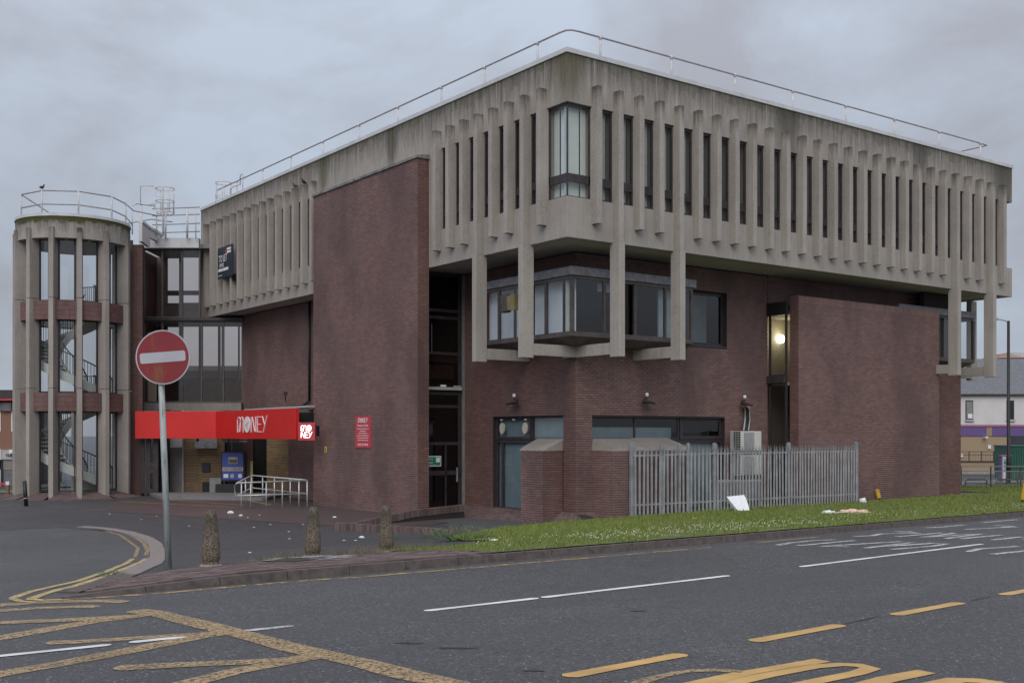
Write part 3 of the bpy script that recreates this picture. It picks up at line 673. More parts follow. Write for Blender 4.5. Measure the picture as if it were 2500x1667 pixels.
# facade panels
TP, G1 = .35, .007
def panel(fins, a0, a1, z_open=True):   # fins: positions of fins (start) in local a; piers behind them
    mb = MB(); mb.box(a0 + G1, a1 - G1, 0, TP, 12.3, ZT); mb.box(a0 + G1, a1 - G1, 0, TP, ZS, 9.6)
    for p in fins: mb.box(max(p, a0 + G1), min(p + FW, a1 - G1), .002, TP, 9.6, 12.3)
    return mb
W3 = SPX * 3; hf = FW / 2
pm = panel([-hf, SPX - hf, 2 * SPX - hf, 3 * SPX - hf], 0, W3).mesh('facade_panel'); pm.materials.append(M['conc'])
for j in range(8): putm('facade_panel', pm, (finx[3 * j] + hf, 0, 0), 0, bev=.008)
mb = panel([finx[24], finx[25], finx[26]], finx[24] + hf, LX); mb.build('facade_panel', 'conc', OB, bevel=.008)
sealm = MB().box(-.006, .006, -.001, .01, 12.9, ZT - .02).box(-.005, .005, -.001, .01, ZS + .02, 8.86).mesh('sealant_joint'); sealm.materials.append(M['lgrey'])
for j in range(9): putm('joint_sealant', sealm, (finx[3 * j] + hf, 0, 0), bev=0)
# left face: run near the corner, blank run behind the brick tower, far run
W3y = SPY * 3
pmy = panel([-hf, SPY - hf, 2 * SPY - hf, 3 * SPY - hf], 0, W3y).mesh('facade_panel'); pmy.materials.append(M['conc'])
for j in range(2): putm('facade_panel', pmy, (0, finy[0] + hf + W3y * (j + 1), 0), ML, bev=.008)
for j in range(3): putm('joint_sealant', sealm, (0, finy[0] + hf + W3y * j, 0), ML, bev=0)
yb0 = finy[7] + FW
MB().box(0, TP, finy[6] + hf + G1, yb0 + .02, 12.3, ZT).box(0, TP, finy[6] + hf + G1, yb0 + .02, ZS, 9.6).box(.002, TP, finy[6] + hf, finy[6] + FW, 9.6, 12.3).box(.002, TP, finy[7], yb0, 9.6, 12.3).build('facade_panel', 'conc', OB)
ye = finy[22]
n_b = 3
for j in range(n_b):
    a, b = yb0 + .03 + (ye - yb0) / n_b * j, yb0 + .03 + (ye - yb0) / n_b * (j + 1) - .016; MB().box(0, TP, a, b, ZS, ZT).build('facade_panel', 'conc', OB)
pmz = panel([-hf, .815 - hf, 1.63 - hf, 2.445 - hf], 0, 2.445).mesh('facade_panel'); pmz.materials.append(M['conc'])
fy0 = finy[22] + FW
MB().box(0, TP, ye + .02, fy0 + .0, ZS, ZT).build('facade_panel', 'conc', OB)
js = [finy[22] + hf + 2.445 * (j) for j in range(5)]
for j in range(4): putm('facade_panel', pmz, (0, js[j] + 2.445 + hf + .01, 0), ML, bev=.008)
yl = js[4] + hf + .02
MB().box(0, TP, yl, LY, 12.3, ZT).box(0, TP, yl, LY, ZS, 9.6).box(.002, TP, finy[8], LY, 9.6, 12.3).box(.002, TP, finy[9], finy[9] + FW, 9.6, 12.3).build('facade_panel', 'conc', OB)
# corner piece
c0 = finx[0] + hf - G1; c1 = finy[0] + hf - G1
MB().box(0, c0, 0, TP, 12.3, ZT).box(0, TP, TP, c1, 12.3, ZT).box(0, c0, 0, TP, ZS, 9.6).box(0, TP, TP, c1, ZS, 9.6).box(finx[0], c0, .002, TP, 9.6, 12.3).box(.002, TP, finy[0], c1, 9.6, 12.3).build('corner_panel', 'conc', OB, bevel=.012)
# far end wall, back wall, slabs
MB().box(LX - TP, LX, TP + .01, LY, 12.3, ZT).box(LX - TP, LX, TP + .01, LY, ZS, 9.6).box(LX - TP, LX - .002, 1.2, LY, 9.6, 12.3).box(TP, LX - TP - .01, LY - TP, LY, ZS, ZT).build('rear_facade', 'conc', OB)
MB().box(TP + .005, LX - TP - .005, TP + .005, LY - TP - .005, ZS + .03, ZS + .3).build('soffit_slab', 'soffit', OB)
MB().box(TP + .005, LX - TP - .005, TP + .005, LY - TP - .005, 13.3, 13.62).build('roof_slab', 'soffit', OB)
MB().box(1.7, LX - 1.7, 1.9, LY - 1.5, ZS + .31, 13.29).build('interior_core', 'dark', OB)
# coping
cp = .04
for (x0, x1, y0, y1) in ((-cp, LX + cp, -cp, .42), (-cp, .42, .425, LY + cp), (LX - .42, LX + cp, .425, LY + cp), (.425, LX - .425, LY - .42, LY + cp)):
    n = max(1, round(max(x1 - x0, y1 - y0) / 3.0)); ax = (x1 - x0) > (y1 - y0)
    for i in range(n):
        if ax: MB().box(x0 + (x1 - x0) * i / n + (.004 if i else 0), x0 + (x1 - x0) * (i + 1) / n, y0, y1, ZT + .004, 13.85).build('coping', 'coping', OB, bevel=.012)
        else: MB().box(x0, x1, y0 + (y1 - y0) * i / n + .004, y0 + (y1 - y0) * (i + 1) / n, ZT + .004, 13.85).build('coping', 'coping', OB, bevel=.012)
# strip windows
WO = SPX - FW
wf = MB(); b_ = .045
wf.box(0, b_, .06, .14, 9.6, 12.3).box(WO - b_, WO, .06, .14, 9.6, 12.3).box(b_, WO - b_, .06, .14, 12.22, 12.3).box(b_, WO - b_, .06, .14, 9.6, 9.66).box(b_, WO - b_, .062, .138, 10.03, 10.28).box(.16, .195, .07, .13, 9.66, 10.03)
wfm = wf.mesh('window'); wfm.materials.append(M['frame'])
wgm = MB().quad((b_, .1, 9.66), (WO - b_, .1, 9.66), (WO - b_, .1, 10.03), (b_, .1, 10.03)).quad((b_, .1, 10.28), (WO - b_, .1, 10.28), (WO - b_, .1, 12.22), (b_, .1, 12.22)).mesh('pane'); wgm.materials.append(M['glass'])
wbm = MB().box(.25, .52, .22, .23, 9.65, 12.25).mesh('blind'); wbm.materials.append(M['blind_g'])
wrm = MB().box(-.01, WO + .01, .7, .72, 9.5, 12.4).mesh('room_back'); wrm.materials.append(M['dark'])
def strip(loc, rz, blind=True):
    w = putm('window', wfm, loc, rz, bev=0); putm('pane', wgm, (0, 0, 0), 0, w, 0)
    if blind: putm('blind', wbm, (random.uniform(-.03, .05), 0, 0), 0, w, 0)
    putm('room_back', wrm, (0, 0, 0), 0, w, 0)
for k in range(26): strip((finx[k] + FW, 0, 0), 0, k not in (19, 23))
for k in range(7): strip((0, finy[k] + SPY, 0), ML, False)
for k in range(8, 22): strip((0, finy[k], 0), ML, False)
# corner window
cf = MB(); s_ = .1; e0, e1 = finx[0], finy[0]
cf.box(s_ - .02, s_ + .02, s_ - .02, s_ + .02, 9.6, 12.3)
for z0, z1 in ((12.24, 12.3), (10.04, 10.28), (9.6, 9.64)): cf.box(s_, e0, s_ - .03, s_ + .03, z0, z1).box(s_ - .03, s_ + .03, s_, e1, z0, z1)
cf.box(e0 - .05, e0, s_ - .03, s_ + .03, 9.6, 12.3).box(s_ - .03, s_ + .03, e1 - .05, e1, 9.6, 12.3)
cw = cf.build('corner_window', 'frame', OB)
for z0, z1 in ((9.64, 10.04), (10.28, 12.24)):
    MB().quad((s_, s_, z0), (e0 - .05, s_, z0), (e0 - .05, s_, z1), (s_, s_, z1)).build('pane', 'glassc', cw); MB().quad((s_, s_, z0), (s_, e1 - .05, z0), (s_, e1 - .05, z1), (s_, s_, z1)).build('pane', 'glassc', cw)
MB().box(.70, .9, .24, .25, 9.65, 12.23).box(.13, .66, .26, .27, 9.65, 12.23).build('blind', 'blind', cw)
MB().box(.24, .25, .64, .88, 9.65, 12.23).build('blind', 'blind', cw); MB().box(.27, .28, .285, .6, 9.65, 12.23).build('blind', 'pale_panel', cw)
MB().box(.45, 1.5, 1.35, 1.37, 9.5, 12.5).box(1.5, 1.52, .36, 1.35, 9.5, 12.5).build('room_back', 'grey', cw)
# ---- hanging bay windows under the top floor
def bay(mx, lab):
    fm_ = (lambda x: x) if not mx else (lambda x: LX - x)
    def bx(mb, x0, x1, y0, y1, z0, z1): a, b = sorted((fm_(x0), fm_(x1))); return mb.box(a, b, y0, y1, z0, z1)
    o = 1.06; xe, yen = 6.18, 6.1
    m1 = MB(); bx(m1, o - .06, xe + .1, o - .06, o + .06, 7.55, 7.81); bx(m1, o - .06, o + .06, o + .065, yen, 7.55, 7.81)
    by = m1.build('bay_window', 'lead', OB, bevel=.01); by['label'] = lab
    m2 = MB(); bx(m2, o + .06, xe + .05, o + .062, 1.88, 7.6, 7.79); bx(m2, o + .062, 1.88, 1.885, yen, 7.6, 7.79); m2.build('bay_roof', 'lead', by)
    m3 = MB(); bx(m3, o - .02, xe, o - .02, o + .08, 5.72, 5.87); bx(m3, o - .02, o + .08, o + .085, yen, 5.72, 5.87)
    bx(m3, o - .01, xe, o, o + .07, 7.45, 7.548); bx(m3, o, o + .07, o + .072, yen, 7.45, 7.548)
    bx(m3, o - .03, o + .08, o - .03, o + .08, 5.872, 7.448)
    for a, b in ((2.31, 2.41), (3.59, 3.69), (4.9, 4.98), (6.08, 6.18)): bx(m3, a, b, o - .005, o + .075, 5.872, 7.447)
    for a, b in ((2.28, 2.39), (3.52, 3.62), (4.76, 4.87), (6.0, 6.1)): bx(m3, o - .005, o + .075, a, b, 5.873, 7.446)
    bx(m3, 6.1, 6.18, o + .08, 1.88, 5.871, 7.44)
    m3.build('frame', 'framebr', by)
    xs_ = [o + .08, 2.31, 2.41, 3.59, 3.69, 4.9, 4.98, 6.08]; ys_ = [o + .08, 2.28, 2.39, 3.52, 3.62, 4.76, 4.87, 6.0]
    for i in range(0, 8, 2):
        MB().quad((fm_(xs_[i]), o + .03, 5.87), (fm_(xs_[i + 1]), o + .03, 5.87), (fm_(xs_[i + 1]), o + .03, 7.45), (fm_(xs_[i]), o + .03, 7.45)).build('pane', 'glassc', by)
        MB().quad((fm_(o + .03), ys_[i], 5.87), (fm_(o + .03), ys_[i + 1], 5.87), (fm_(o + .03), ys_[i + 1], 7.45), (fm_(o + .03), ys_[i], 7.45)).build('pane', 'glassc', by)
    m4 = MB()                                  # tapered underside
    def hx(b, t): m4.hexa([(fm_(p[0]), p[1], p[2]) for p in b], [(fm_(p[0]), p[1], p[2]) for p in t])
    hx([(o + .35, o + .35, 5.5), (xe - .1, o + .35, 5.5), (xe - .05, 1.87, 5.5), (1.87, 1.87, 5.5)], [(o, o, 5.715), (xe, o, 5.715), (xe, 1.87, 5.715), (1.87, 1.87, 5.715)])
    hx([(o + .35, o + .35, 5.5), (1.87, 1.87, 5.5), (1.87, yen, 5.5), (o + .35, yen, 5.5)], [(o, o, 5.715), (1.87, 1.87, 5.715), (1.87, yen, 5.715), (o, yen, 5.715)])
    m4.build('bay_underside', 'framebr', by)
    return by, bx
by, bx = bay(False, 'bay window wrapping the near corner')
MB().box(1.5, 1.52, 1.42, 1.9, 5.9, 7.5).box(1.45, 1.47, 2.0, 2.75, 5.9, 7.5).box(1.5, 1.52, 2.85, 3.45, 5.9, 7.5).box(1.45, 1.47, 3.6, 4.35, 5.9, 7.5).box(1.5, 1.52, 4.6, 5.95, 5.9, 7.5).build('sky_reflection_panel', 'pale_panel', by)  # pale panels stand in for bright sky reflected in the bay glass
MB().box(1.2, 1.55, 1.5, 1.52, 5.9, 7.45).build('curtain', 'blind', by); MB().box(5.05, 6.0, 1.5, 1.52, 5.9, 7.45).box(2.45, 3.55, 1.5, 1.52, 7.2, 7.45).build('sky_reflection_panel', 'film', by)  # blue-grey panels also stand in for reflected sky
bx2 = bay(True, 'bay window wrapping the far corner')
# concrete brackets from the columns back to the wall
class _B:
    def box(s, *a): MB().box(*a).build('bracket_beam', 'column', OB, bevel=.01)
bk = _B()
for k in (1, 4, 22, 25): bk.box(finx[k] + .01, finx[k] + FW - .01, .135, 2.4, 5.14, 5.49)
for k in (1, 4): bk.box(.135, 1.86, finy[k] + .01, finy[k] + FW - .01, 5.14, 5.49)
bk.box(LX - 1.9, LX - .135, 1.77, 1.93, 5.14, 5.49)
# ---- brick walls
GH = (2.48, 6.30, .22, 3.35); GHR = (2.56, 8.58, .22, 3.32)
wall('brick_wall', fx(1.88), 1.884, 10.79, 0, 8.42, OB, [GHR, (1.2, 8.68, 5.74, 7.62)])
wall('brick_wall', fy(1.88), 1.88, 8.1, 0, 8.42, OB, [GH, (1.2, 6.1, 5.74, 7.62)], mat='brick_dark')
wall('brick_wall', fy(1.07), 15.0, 25.75, 0, 8.42, OB, [(20.70, 27.8, -.1, 3.7)])
# the two tall free slabs
ts = wall('brick_slab', fy(-.45), 7.4, 15.19, 0, 12.08, OB, th=.44, soldier=0); wall('brick_return', fx(7.386), -.435, -.005, 0, 12.08, OB, th=.3, mat='brick_dark', soldier=1)
MB().hexa([(-.5, 7.34, 12.085), (-.002, 7.34, 12.085), (-.002, 15.25, 12.085), (-.5, 15.25, 12.085)], [(-.5, 7.34, 12.17), (-.002, 7.34, 12.25), (-.002, 15.25, 12.25), (-.5, 15.25, 12.17)]).build('slab_coping', 'slab_coping', OB)
wall('brick_slab', fx(.67), 11.0, 19.5, 0, 7.62, OB, th=.38, soldier=1); wall('brick_return', fy(10.986), .685, 1.05, 0, 7.62, OB, mat='brick_dark', th=.3)
wall('brick_wall', fx(1.88), 10.8, 21.8, 7.45, 8.42, OB)
wall('brick_wall', fx(1.15), 19.35, 21.8, 0, 5.5, OB, mat='brick_dark'); MB().box(21.5, 21.8, 1.3, 27, 0, 8.4).build('end_wall', 'brick_dark', OB)
MB().box(19.3, 21.5, 1.2, 1.4, 5.6, 8.4).build('end_wall', 'mortar', OB)
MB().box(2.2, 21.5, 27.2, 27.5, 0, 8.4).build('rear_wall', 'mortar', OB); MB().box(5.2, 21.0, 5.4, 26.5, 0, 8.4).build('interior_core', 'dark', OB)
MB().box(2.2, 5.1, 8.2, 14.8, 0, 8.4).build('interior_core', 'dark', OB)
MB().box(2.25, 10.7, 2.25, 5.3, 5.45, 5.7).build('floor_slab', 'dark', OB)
# low brick bays with cast sloping caps
wall('low_brick_block', fy(1.1), 2.54, 3.65, 0, 2.25, OB, th=.3, single=True); wall('low_brick_block', fx(2.526), 1.115, 1.90, 0, 2.25, OB, th=.3, single=True, mat='brick_dark')
MB().box(1.4, 1.95, 2.85, 3.6, 0, 2.24).build('block_core', 'mortar', OB)
MB().hexa([(1.08, 2.5, 2.25), (1.9, 2.5, 2.25), (1.9, 3.75, 2.25), (1.08, 3.75, 2.25)], [(1.2, 2.85, 2.36), (1.95, 2.52, 2.64), (1.95, 3.9, 2.64), (1.2, 3.72, 2.36)]).build('sloping_sill', 'cap', OB, bevel=.015)
wall('low_brick_block', fx(.94), 2.57, 5.91, 0, 2.25, OB, th=.3); wall('low_brick_block', fy(2.556), .955, 1.90, 0, 2.25, OB, th=.3)
MB().hexa([(2.53, .92, 2.25), (4.2, .92, 2.25), (4.2, 1.95, 2.25), (2.53, 1.95, 2.25)], [(2.9, 1.1, 2.36), (4.2, 1.0, 2.36), (4.2, 1.95, 2.64), (2.58, 1.95, 2.64)]).build('sloping_sill', 'cap', OB, bevel=.015)
MB().hexa([(4.215, .92, 2.25), (5.95, .92, 2.25), (5.95, 1.95, 2.25), (4.215, 1.95, 2.25)], [(4.215, 1.0, 2.36), (5.9, 1.0, 2.36), (5.9, 1.95, 2.66), (4.215, 1.95, 2.66)]).build('sloping_sill', 'cap', OB, bevel=.015)
MB().box(2.9, 5.85, 1.25, 1.8, 0, 2.24).build('block_core', 'mortar', OB)
def slopebricks(name, a, b, c, d_, n, parent, mat='paver', w=.22):   # a-b upper edge, d-c lower edge: rows of brick on edge
    a, b, c, d_ = map(Vector, (a, b, c, d_)); base = MB().hexa([tuple(p - Vector((0, 0, .25))) for p in (a, b, c, d_)], [tuple(p - Vector((0, 0, .012))) for p in (a, b, c, d_)]).build(name, 'mortar', parent)
    mb = MB(); L = max((d_ - a).length, (c - b).length); rows = max(1, round(L / w))
    for r in range(rows):
        for i in range(n):
            s0, s1 = (i + .06) / n, (i + .94) / n; t0, t1 = (r + .03) / rows, (r + .97) / rows
            P = [a.lerp(b, s).lerp(d_.lerp(c, s), t) for s, t in ((s0, t0), (s1, t0), (s1, t1), (s0, t1))]
            mb.hexa([tuple(p - Vector((0, 0, .02))) for p in P], [tuple(p) for p in P])
    tag(mb.build('bricks', mat, base), kind='stuff'); return base
slopebricks('brick_plinth', (1.87, 2.5, .34), (1.87, 1.87, .34), (1.3, 1.3, -.02), (1.12, 2.5, -.02), 10, OB)
slopebricks('brick_plinth', (1.87, 1.87, .34), (2.55, 1.87, .34), (2.55, .96, -.02), (1.3, 1.3, -.02), 11, OB)
slopebricks('brick_plinth', (1.87, 7.9, .3), (1.87, 3.66, .3), (.75, 3.3, -.05), (.3, 7.2, -.05), 60, OB)
# ground floor windows
def grid_window(name, fr, a0, a1, z0, z1, bars_a, bars_z, parent, mat='frame', gl='glass', t=.05, dep=.06, back=None, backoff=.12, split=True):
    mb = MB(); A = [a0] + list(bars_a) + [a1]; Z = [z0] + list(bars_z) + [z1]
    def bar(p0, p1, q0, q1, e=0): mb.hexa([fr(p0, e, q0), fr(p1, e, q0), fr(p1, dep - e, q0), fr(p0, dep - e, q0)], [fr(p0, e, q1), fr(p1, e, q1), fr(p1, dep - e, q1), fr(p0, dep - e, q1)])
    for i, a in enumerate(A): lo = a if i == 0 else (a - t if i == len(A) - 1 else a - t / 2); bar(lo, lo + t, z0, z1)
    for i, z in enumerate(Z): lo = z if i == 0 else (z - t if i == len(Z) - 1 else z - t / 2); bar(a0 + t, a1 - t, lo, lo + t, .004)
    w = mb.build(name, mat, parent)
    for i in range(len(A) - 1):
        for j in range(len(Z) - 1):
            MB().quad(fr(A[i] + .02, dep / 2, Z[j] + .02), fr(A[i + 1] - .02, dep / 2, Z[j] + .02), fr(A[i + 1] - .02, dep / 2, Z[j + 1] - .02), fr(A[i] + .02, dep / 2, Z[j + 1] - .02)).build('pane', gl, w)
    if back: MB().hexa([fr(a0, backoff, z0), fr(a1, backoff, z0), fr(a1, backoff + .02, z0), fr(a0, backoff + .02, z0)], [fr(a0, backoff, z1), fr(a1, backoff, z1), fr(a1, backoff + .02, z1), fr(a0, backoff + .02, z1)]).build('backing', back, w)
    return w
grid_window('window', fy(2.02), 2.48, 4.3, 2.6, 3.35, [], [], OB, back='film')
tv_ = grid_window('window', fy(2.02), 4.36, 6.3, 2.6, 3.35, [], [], OB, t=.09, back='film')
for y in (4.62, 5.9): MB().prism([(.13 * math.cos(a), .19 * math.sin(a)) for a in [i * .393 for i in range(16)]], lambda p: (1.97, y + p[0], 2.97 + p[1]), lambda p: (2.03, y + p[0], 2.97 + p[1])).build('round_vent', 'cream', tv_)
for y in (4.6, 5.25, 5.95): MB().box(1.98, 2.02, y - .05, y + .05, 3.24, 3.28).build('vent_clip', 'white', tv_)
grid_window('glazed_door', fy(2.02), 3.66, 6.3, .22, 2.58, [5.95], [], OB, t=.09, back='film')
grid_window('window', fx(2.02), 2.56, 6.5, 2.6, 3.32, [4.5], [], OB, back='dark', backoff=.9)
MB().box(2.7, 6.4, 2.3, 2.32, 2.6, 3.0).build('blind', 'film', OB)
grid_window('window', fx(2.02), 6.55, 8.58, 2.6, 3.32, [], [], OB, t=.12, back='dark', backoff=.6)
grid_window('glazed_door', fx(2.02), 5.93, 8.58, .22, 2.58, [8.2], [], OB, t=.08, back='film')
grid_window('window', fx(2.05), 6.3, 8.68, 5.8, 7.62, [], [], OB, t=.1, back='film', backoff=.8)
MB().box(6.2, 8.66, 1.9, 2.3, 5.70, 5.79).build('window_sill', 'frame', OB)
# stair slots
sl = grid_window('stair_glazing', fx(8.1), -.02, 1.88, .1, 8.4, [1.72], [2.45, 3.75, 4.2, 5.6, 6.85, 7.1], OB, gl='glassd', t=.1)
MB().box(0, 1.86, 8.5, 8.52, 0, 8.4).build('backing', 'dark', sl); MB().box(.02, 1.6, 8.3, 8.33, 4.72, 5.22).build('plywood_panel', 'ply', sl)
MB().box(.02, 1.75, 7.98, 8.1, 4.32, 4.42).build('ledge', 'lgrey', sl); MB().box(.02, 1.7, 8.2, 8.3, 5.3, 5.55).build('shelf', 'ply', sl)
MB().box(1.1, 1.14, 8.05, 8.12, .15, 2.4).box(.05, 1.7, 8.05, 8.12, 1.35, 1.5).build('door_rail', 'frame', sl); MB().box(1.55, 1.6, 8.02, 8.06, 1.1, 1.6).build('door_handle', 'galv', sl)
MB().box(.05, .13, 8.2, 8.3, 3.3, 3.75).build('wall_lamp', 'lgrey', sl); MB().box(1.82, 1.9, 8.0, 8.1, .1, 8.4).build('edge_trim', 'grey', sl)
sr = grid_window('stair_glazing', fy(10.82), 1.06, 1.86, .2, 7.42, [], [4.6, 4.85], OB, gl='glass', t=.07)
MB().box(10.72, 10.88, 1.0, 1.95, 6.97, 7.43).build('lintel', 'black', sr); MB().box(10.7, 10.8, 1.08, 1.86, 4.58, 4.84).build('spandrel', 'frame', sr)
MB().box(10.9, 13.5, 2.72, 2.75, 0, 7.4).box(13.5, 13.55, 1.1, 2.75, 0, 7.4).box(10.9, 13.5, 1.1, 2.7, 7.02, 7.05).box(10.9, 13.5, 1.1, 2.7, 4.5, 4.6).build('stair_room', 'room', sr)
MB().lathe([(.02, -.16), (.11, -.12), (.14, 0), (.11, .12), (.02, .16)], 16, (12.35, 2.6, 6.3)).build('lit_globe', emis('lit_globe', (1, .93, .72), 9), sr, smooth=True)
ld = bpy.data.lights.new('stair_lamp', 'POINT'); ld.energy = 14; ld.color = (1, .85, .5); ld.shadow_soft_size = .15; lo = bpy.data.objects.new('stair_lamp', ld); COL.objects.link(lo); lo.location = (12.3, 2.25, 6.45); lo.parent = sr
# roof guard rail
rl = MB(); rx = [1.57, 4.5, 7.4, 10.3, 13.2, 16.1, 19.0, 21.9]; ry = [1.82, 4.6, 7.15, 10.04, 12.93, 15.95, 18.9, 21.8, 24.7]
rr_ = MB().tube([(.35, 27.2, 14.55), (.35, .75, 14.55), (.38, .5, 14.55), (.5, .38, 14.55), (.75, .35, 14.55), (21.9, .35, 14.55), (22.4, .38, 14.55), (22.45, .6, 14.55), (22.45, 10, 14.55)], .028, 8).build('guard_rail', 'pipem', OB, smooth=True)
pm2 = MB().tube([(0, 0, 13.8), (0, 0, 14.5)], .032, 8).tube([(0, 0, 14.49), (0, 0, 14.6)], .052, 8).mesh('rail_post', True); pm2.materials.append(M['pipew'])
for x in rx: putm('rail_post', pm2, (x, .35, 0), bev=0)
for y in ry: putm('rail_post', pm2, (.35, y, 0), bev=0)
putm('rail_post', pm2, (22.45, 5, 0), bev=0)
# caged ladder head on the roof near the far left end
def cage(parent, cx, cy, z0, z1, r, a0, a1, hoops, bars, mat='pipew'):
    mb = MB()
    for z in hoops: mb.tube([(cx + r * math.cos(R(a)), cy + r * math.sin(R(a)), z) for a in range(a0, a1 + 1, 15)], .022, 6)
    for a in bars: mb.tube([(cx + r * math.cos(R(a)), cy + r * math.sin(R(a)), z0), (cx + r * math.cos(R(a)), cy + r * math.sin(R(a)), z1)], .018, 6)
    return mb.build('ladder_cage', mat, parent, smooth=True)
cage(OB, .35, 26.3, 13.7, 14.8, .38, 0, 360, (14.1, 14.75), range(0, 360, 60)); MB().tube([(.3, 25.3, 13.8), (.3, 25.3, 14.3), (.3, 24.9, 14.35), (.3, 24.2, 14.3), (.3, 24.2, 14.7), (.3, 23.9, 14.75), (.3, 23.9, 13.8)], .03, 6).build('grab_rail', 'pipew', OB, smooth=True)
# drain pipe in the reveal left of the brick slab
MB().tube([(1.0, 18.50, 8.4), (1.0, 18.50, 4.2), (.98, 19.10, 3.98), (.98, 21.00, 3.93)], .05, 8).build('drain_pipe', 'black', OB, smooth=True)
print('bricks', NB[0])
# ================================================================== GLAZED LINK (runs square to the view, behind the ribbed block)
def fst(d, d2=None, u0=0):     # wall in the street frame: a = metres right of the eye line, o = depth behind plane d
    return lambda a, o, z: S(a, d + o) + (z,)
LK = thing('glazed_link_building', 'bronze glazed link between round stair tower and ribbed office block', 'building', S(-16, 53.3) + (0,))
def sx(u, d): return SX(u, d)
fl = fst(53.3)
mul = [sx(u, 53.3) for u in (396, 444, 492, 545)]
up = grid_window('curtain_wall', fl, sx(349, 53.3), sx(489, 53.3), 8.319, 11.603, mul[:2], [], LK, mat='framebr', gl='glassb', t=.07, dep=.1)
lw = grid_window('curtain_wall', fl, sx(349, 53.3), sx(593, 53.3), 4.274, 8.176, mul, [], LK, mat='framebr', gl='glassb', t=.07, dep=.1)
MB().obox(S(sx(347, 53.3), 53.28), S(sx(595, 53.3), 53.28), .2, 8.181, 8.319).build('floor_edge', 'frame', LK)
MB().obox(S(sx(344, 53.3), 53.2), S(sx(489, 53.3), 53.2), .35, 11.612, 12.078).build('roof_edge', 'coping', LK)
MB().obox(S(sx(349, 53.3), 53.2), S(sx(593, 53.3), 53.2), .5, 3.9, 4.255).build('ledge_beam', 'cap', LK)
# inside: floors, and a rear wall with openings through which the sky shows
def rear(z0, z1, ops, a0, a1, mat='framebr', dd=56.16):
    fr = fst(dd); A = sorted({a0, a1, *[v for o in ops for v in o[:2]]}); Z = sorted({z0, z1, *[v for o in ops for v in o[2:]]}); mb = MB()
    for i in range(len(A) - 1):
        for j in range(len(Z) - 1):
            am, zm = (A[i] + A[i + 1]) / 2, (Z[j] + Z[j + 1]) / 2
            if not any(o[0] < am < o[1] and o[2] < zm < o[3] for o in ops):
                mb.hexa([fr(A[i], 0, Z[j]), fr(A[i + 1], 0, Z[j]), fr(A[i + 1], .15, Z[j]), fr(A[i], .15, Z[j])], [fr(A[i], 0, Z[j + 1]), fr(A[i + 1], 0, Z[j + 1]), fr(A[i + 1], .15, Z[j + 1]), fr(A[i], .15, Z[j + 1])])
    return mb.build('rear_wall', mat, LK)
D2 = 56.16
rear(8.319, 11.650, [(sx(408, D2), sx(437, D2), 9.985, SZ(630, D2)), (sx(446, D2), sx(485, D2), 9.985, SZ(628, D2)), (sx(408, D2), sx(437, D2), SZ(740, D2), SZ(721, D2)), (sx(446, D2), sx(485, D2), SZ(739, D2), SZ(720, D2))], sx(340, D2), sx(520, D2), 'grey')
rear(4.131, 8.224, [(sx(408, D2), sx(437, D2), 5.464, SZ(798, D2)), (sx(446, D2), sx(485, D2), 5.464, SZ(797, D2)), (sx(494, D2), sx(532, D2), 5.464, SZ(796, D2)), (sx(537, D2), sx(541, D2), 5.464, SZ(796, D2)), (sx(546, D2), sx(581, D2), 5.464, SZ(796, D2)), (sx(584, D2), sx(590, D2), 5.464, SZ(796, D2))], sx(340, D2), sx(600, D2))
for z0, z1 in ((3.941, 4.131), (8.186, 8.319), (11.650, 11.841)): MB().obox(S(sx(345, 53.3), 54.82), S(sx(600, 53.3), 54.82), 2.9, z0, z1).build('floor_slab', 'grey', LK)
MB().obox(S(sx(350, 54.25), 53.59), S(sx(350, 54.25), 56.16), .1, 4.131, 11.650).build('side_wall', 'brick_dark', LK)
MB().obox(S(sx(356, 53.3), 53.59), S(sx(378, 53.3), 53.59), .03, 4.321, 7.653).build('blind', 'blind_g', LK)
# ground floor recess under the canopy
EB = 52.6
wall('brick_wall', fst(EB), sx(447, EB), sx(548, EB), 0, 3.9, LK, mat='brick_yel')
wall('brick_wall', fst(EB - 1.1), sx(592, EB - 1.1), sx(618, EB - 1.1), 0, 3.9, LK, mat='brick_dark')
wall('brick_wall', fst(EB - .6), sx(651, EB - .6), sx(706, EB - .6), 0, 3.9, LK, mat='brick_yel')
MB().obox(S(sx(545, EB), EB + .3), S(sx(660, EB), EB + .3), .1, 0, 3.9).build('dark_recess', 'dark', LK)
MB().obox(S(sx(387, 51.4), 51.59), S(sx(410, 51.4), 51.59), .3, 0, 3.9).build('door_jamb', 'black', LK)
rs = MB().obox(S(sx(407, EB), EB), S(sx(448, EB), EB), .06, 0, 2.15).build('roller_shutter', 'shutter', LK)
for i in range(20):
    z = .1 + i * .1; MB().obox(S(sx(416, EB), EB - .05), S(sx(438, EB), EB - .05), .03, z, z + .075).build('shutter_slat', 'shutter', rs)
MB().obox(S(sx(408, EB), EB - .15), S(sx(450, EB), EB - .15), .35, 2.2, 2.78).build('shutter_box', 'white', LK)
MB().obox(S(sx(446, EB), EB - .05), S(sx(450, EB), EB - .05), .12, 0, 3.9).build('door_post', 'lgrey', LK)
grid_window('entrance_glazing', fst(50.44), sx(341, 50.44), sx(386, 50.44), .1, 3.7, [sx(361, 50.44)], [1.15, 1.4], LK, mat='frame', gl='glass', t=.22, back='room', backoff=1.5)
MB().obox(S(sx(332, 51.3), 51.4), S(sx(343, 51.3), 51.4), .5, 0, 3.9).build('door_jamb', 'brick_dark', LK)
wall('brick_pier', fst(50.6), sx(321, 50.6), sx(348, 50.6), 0, 11.35, LK, mat='brick_dark', th=.3)
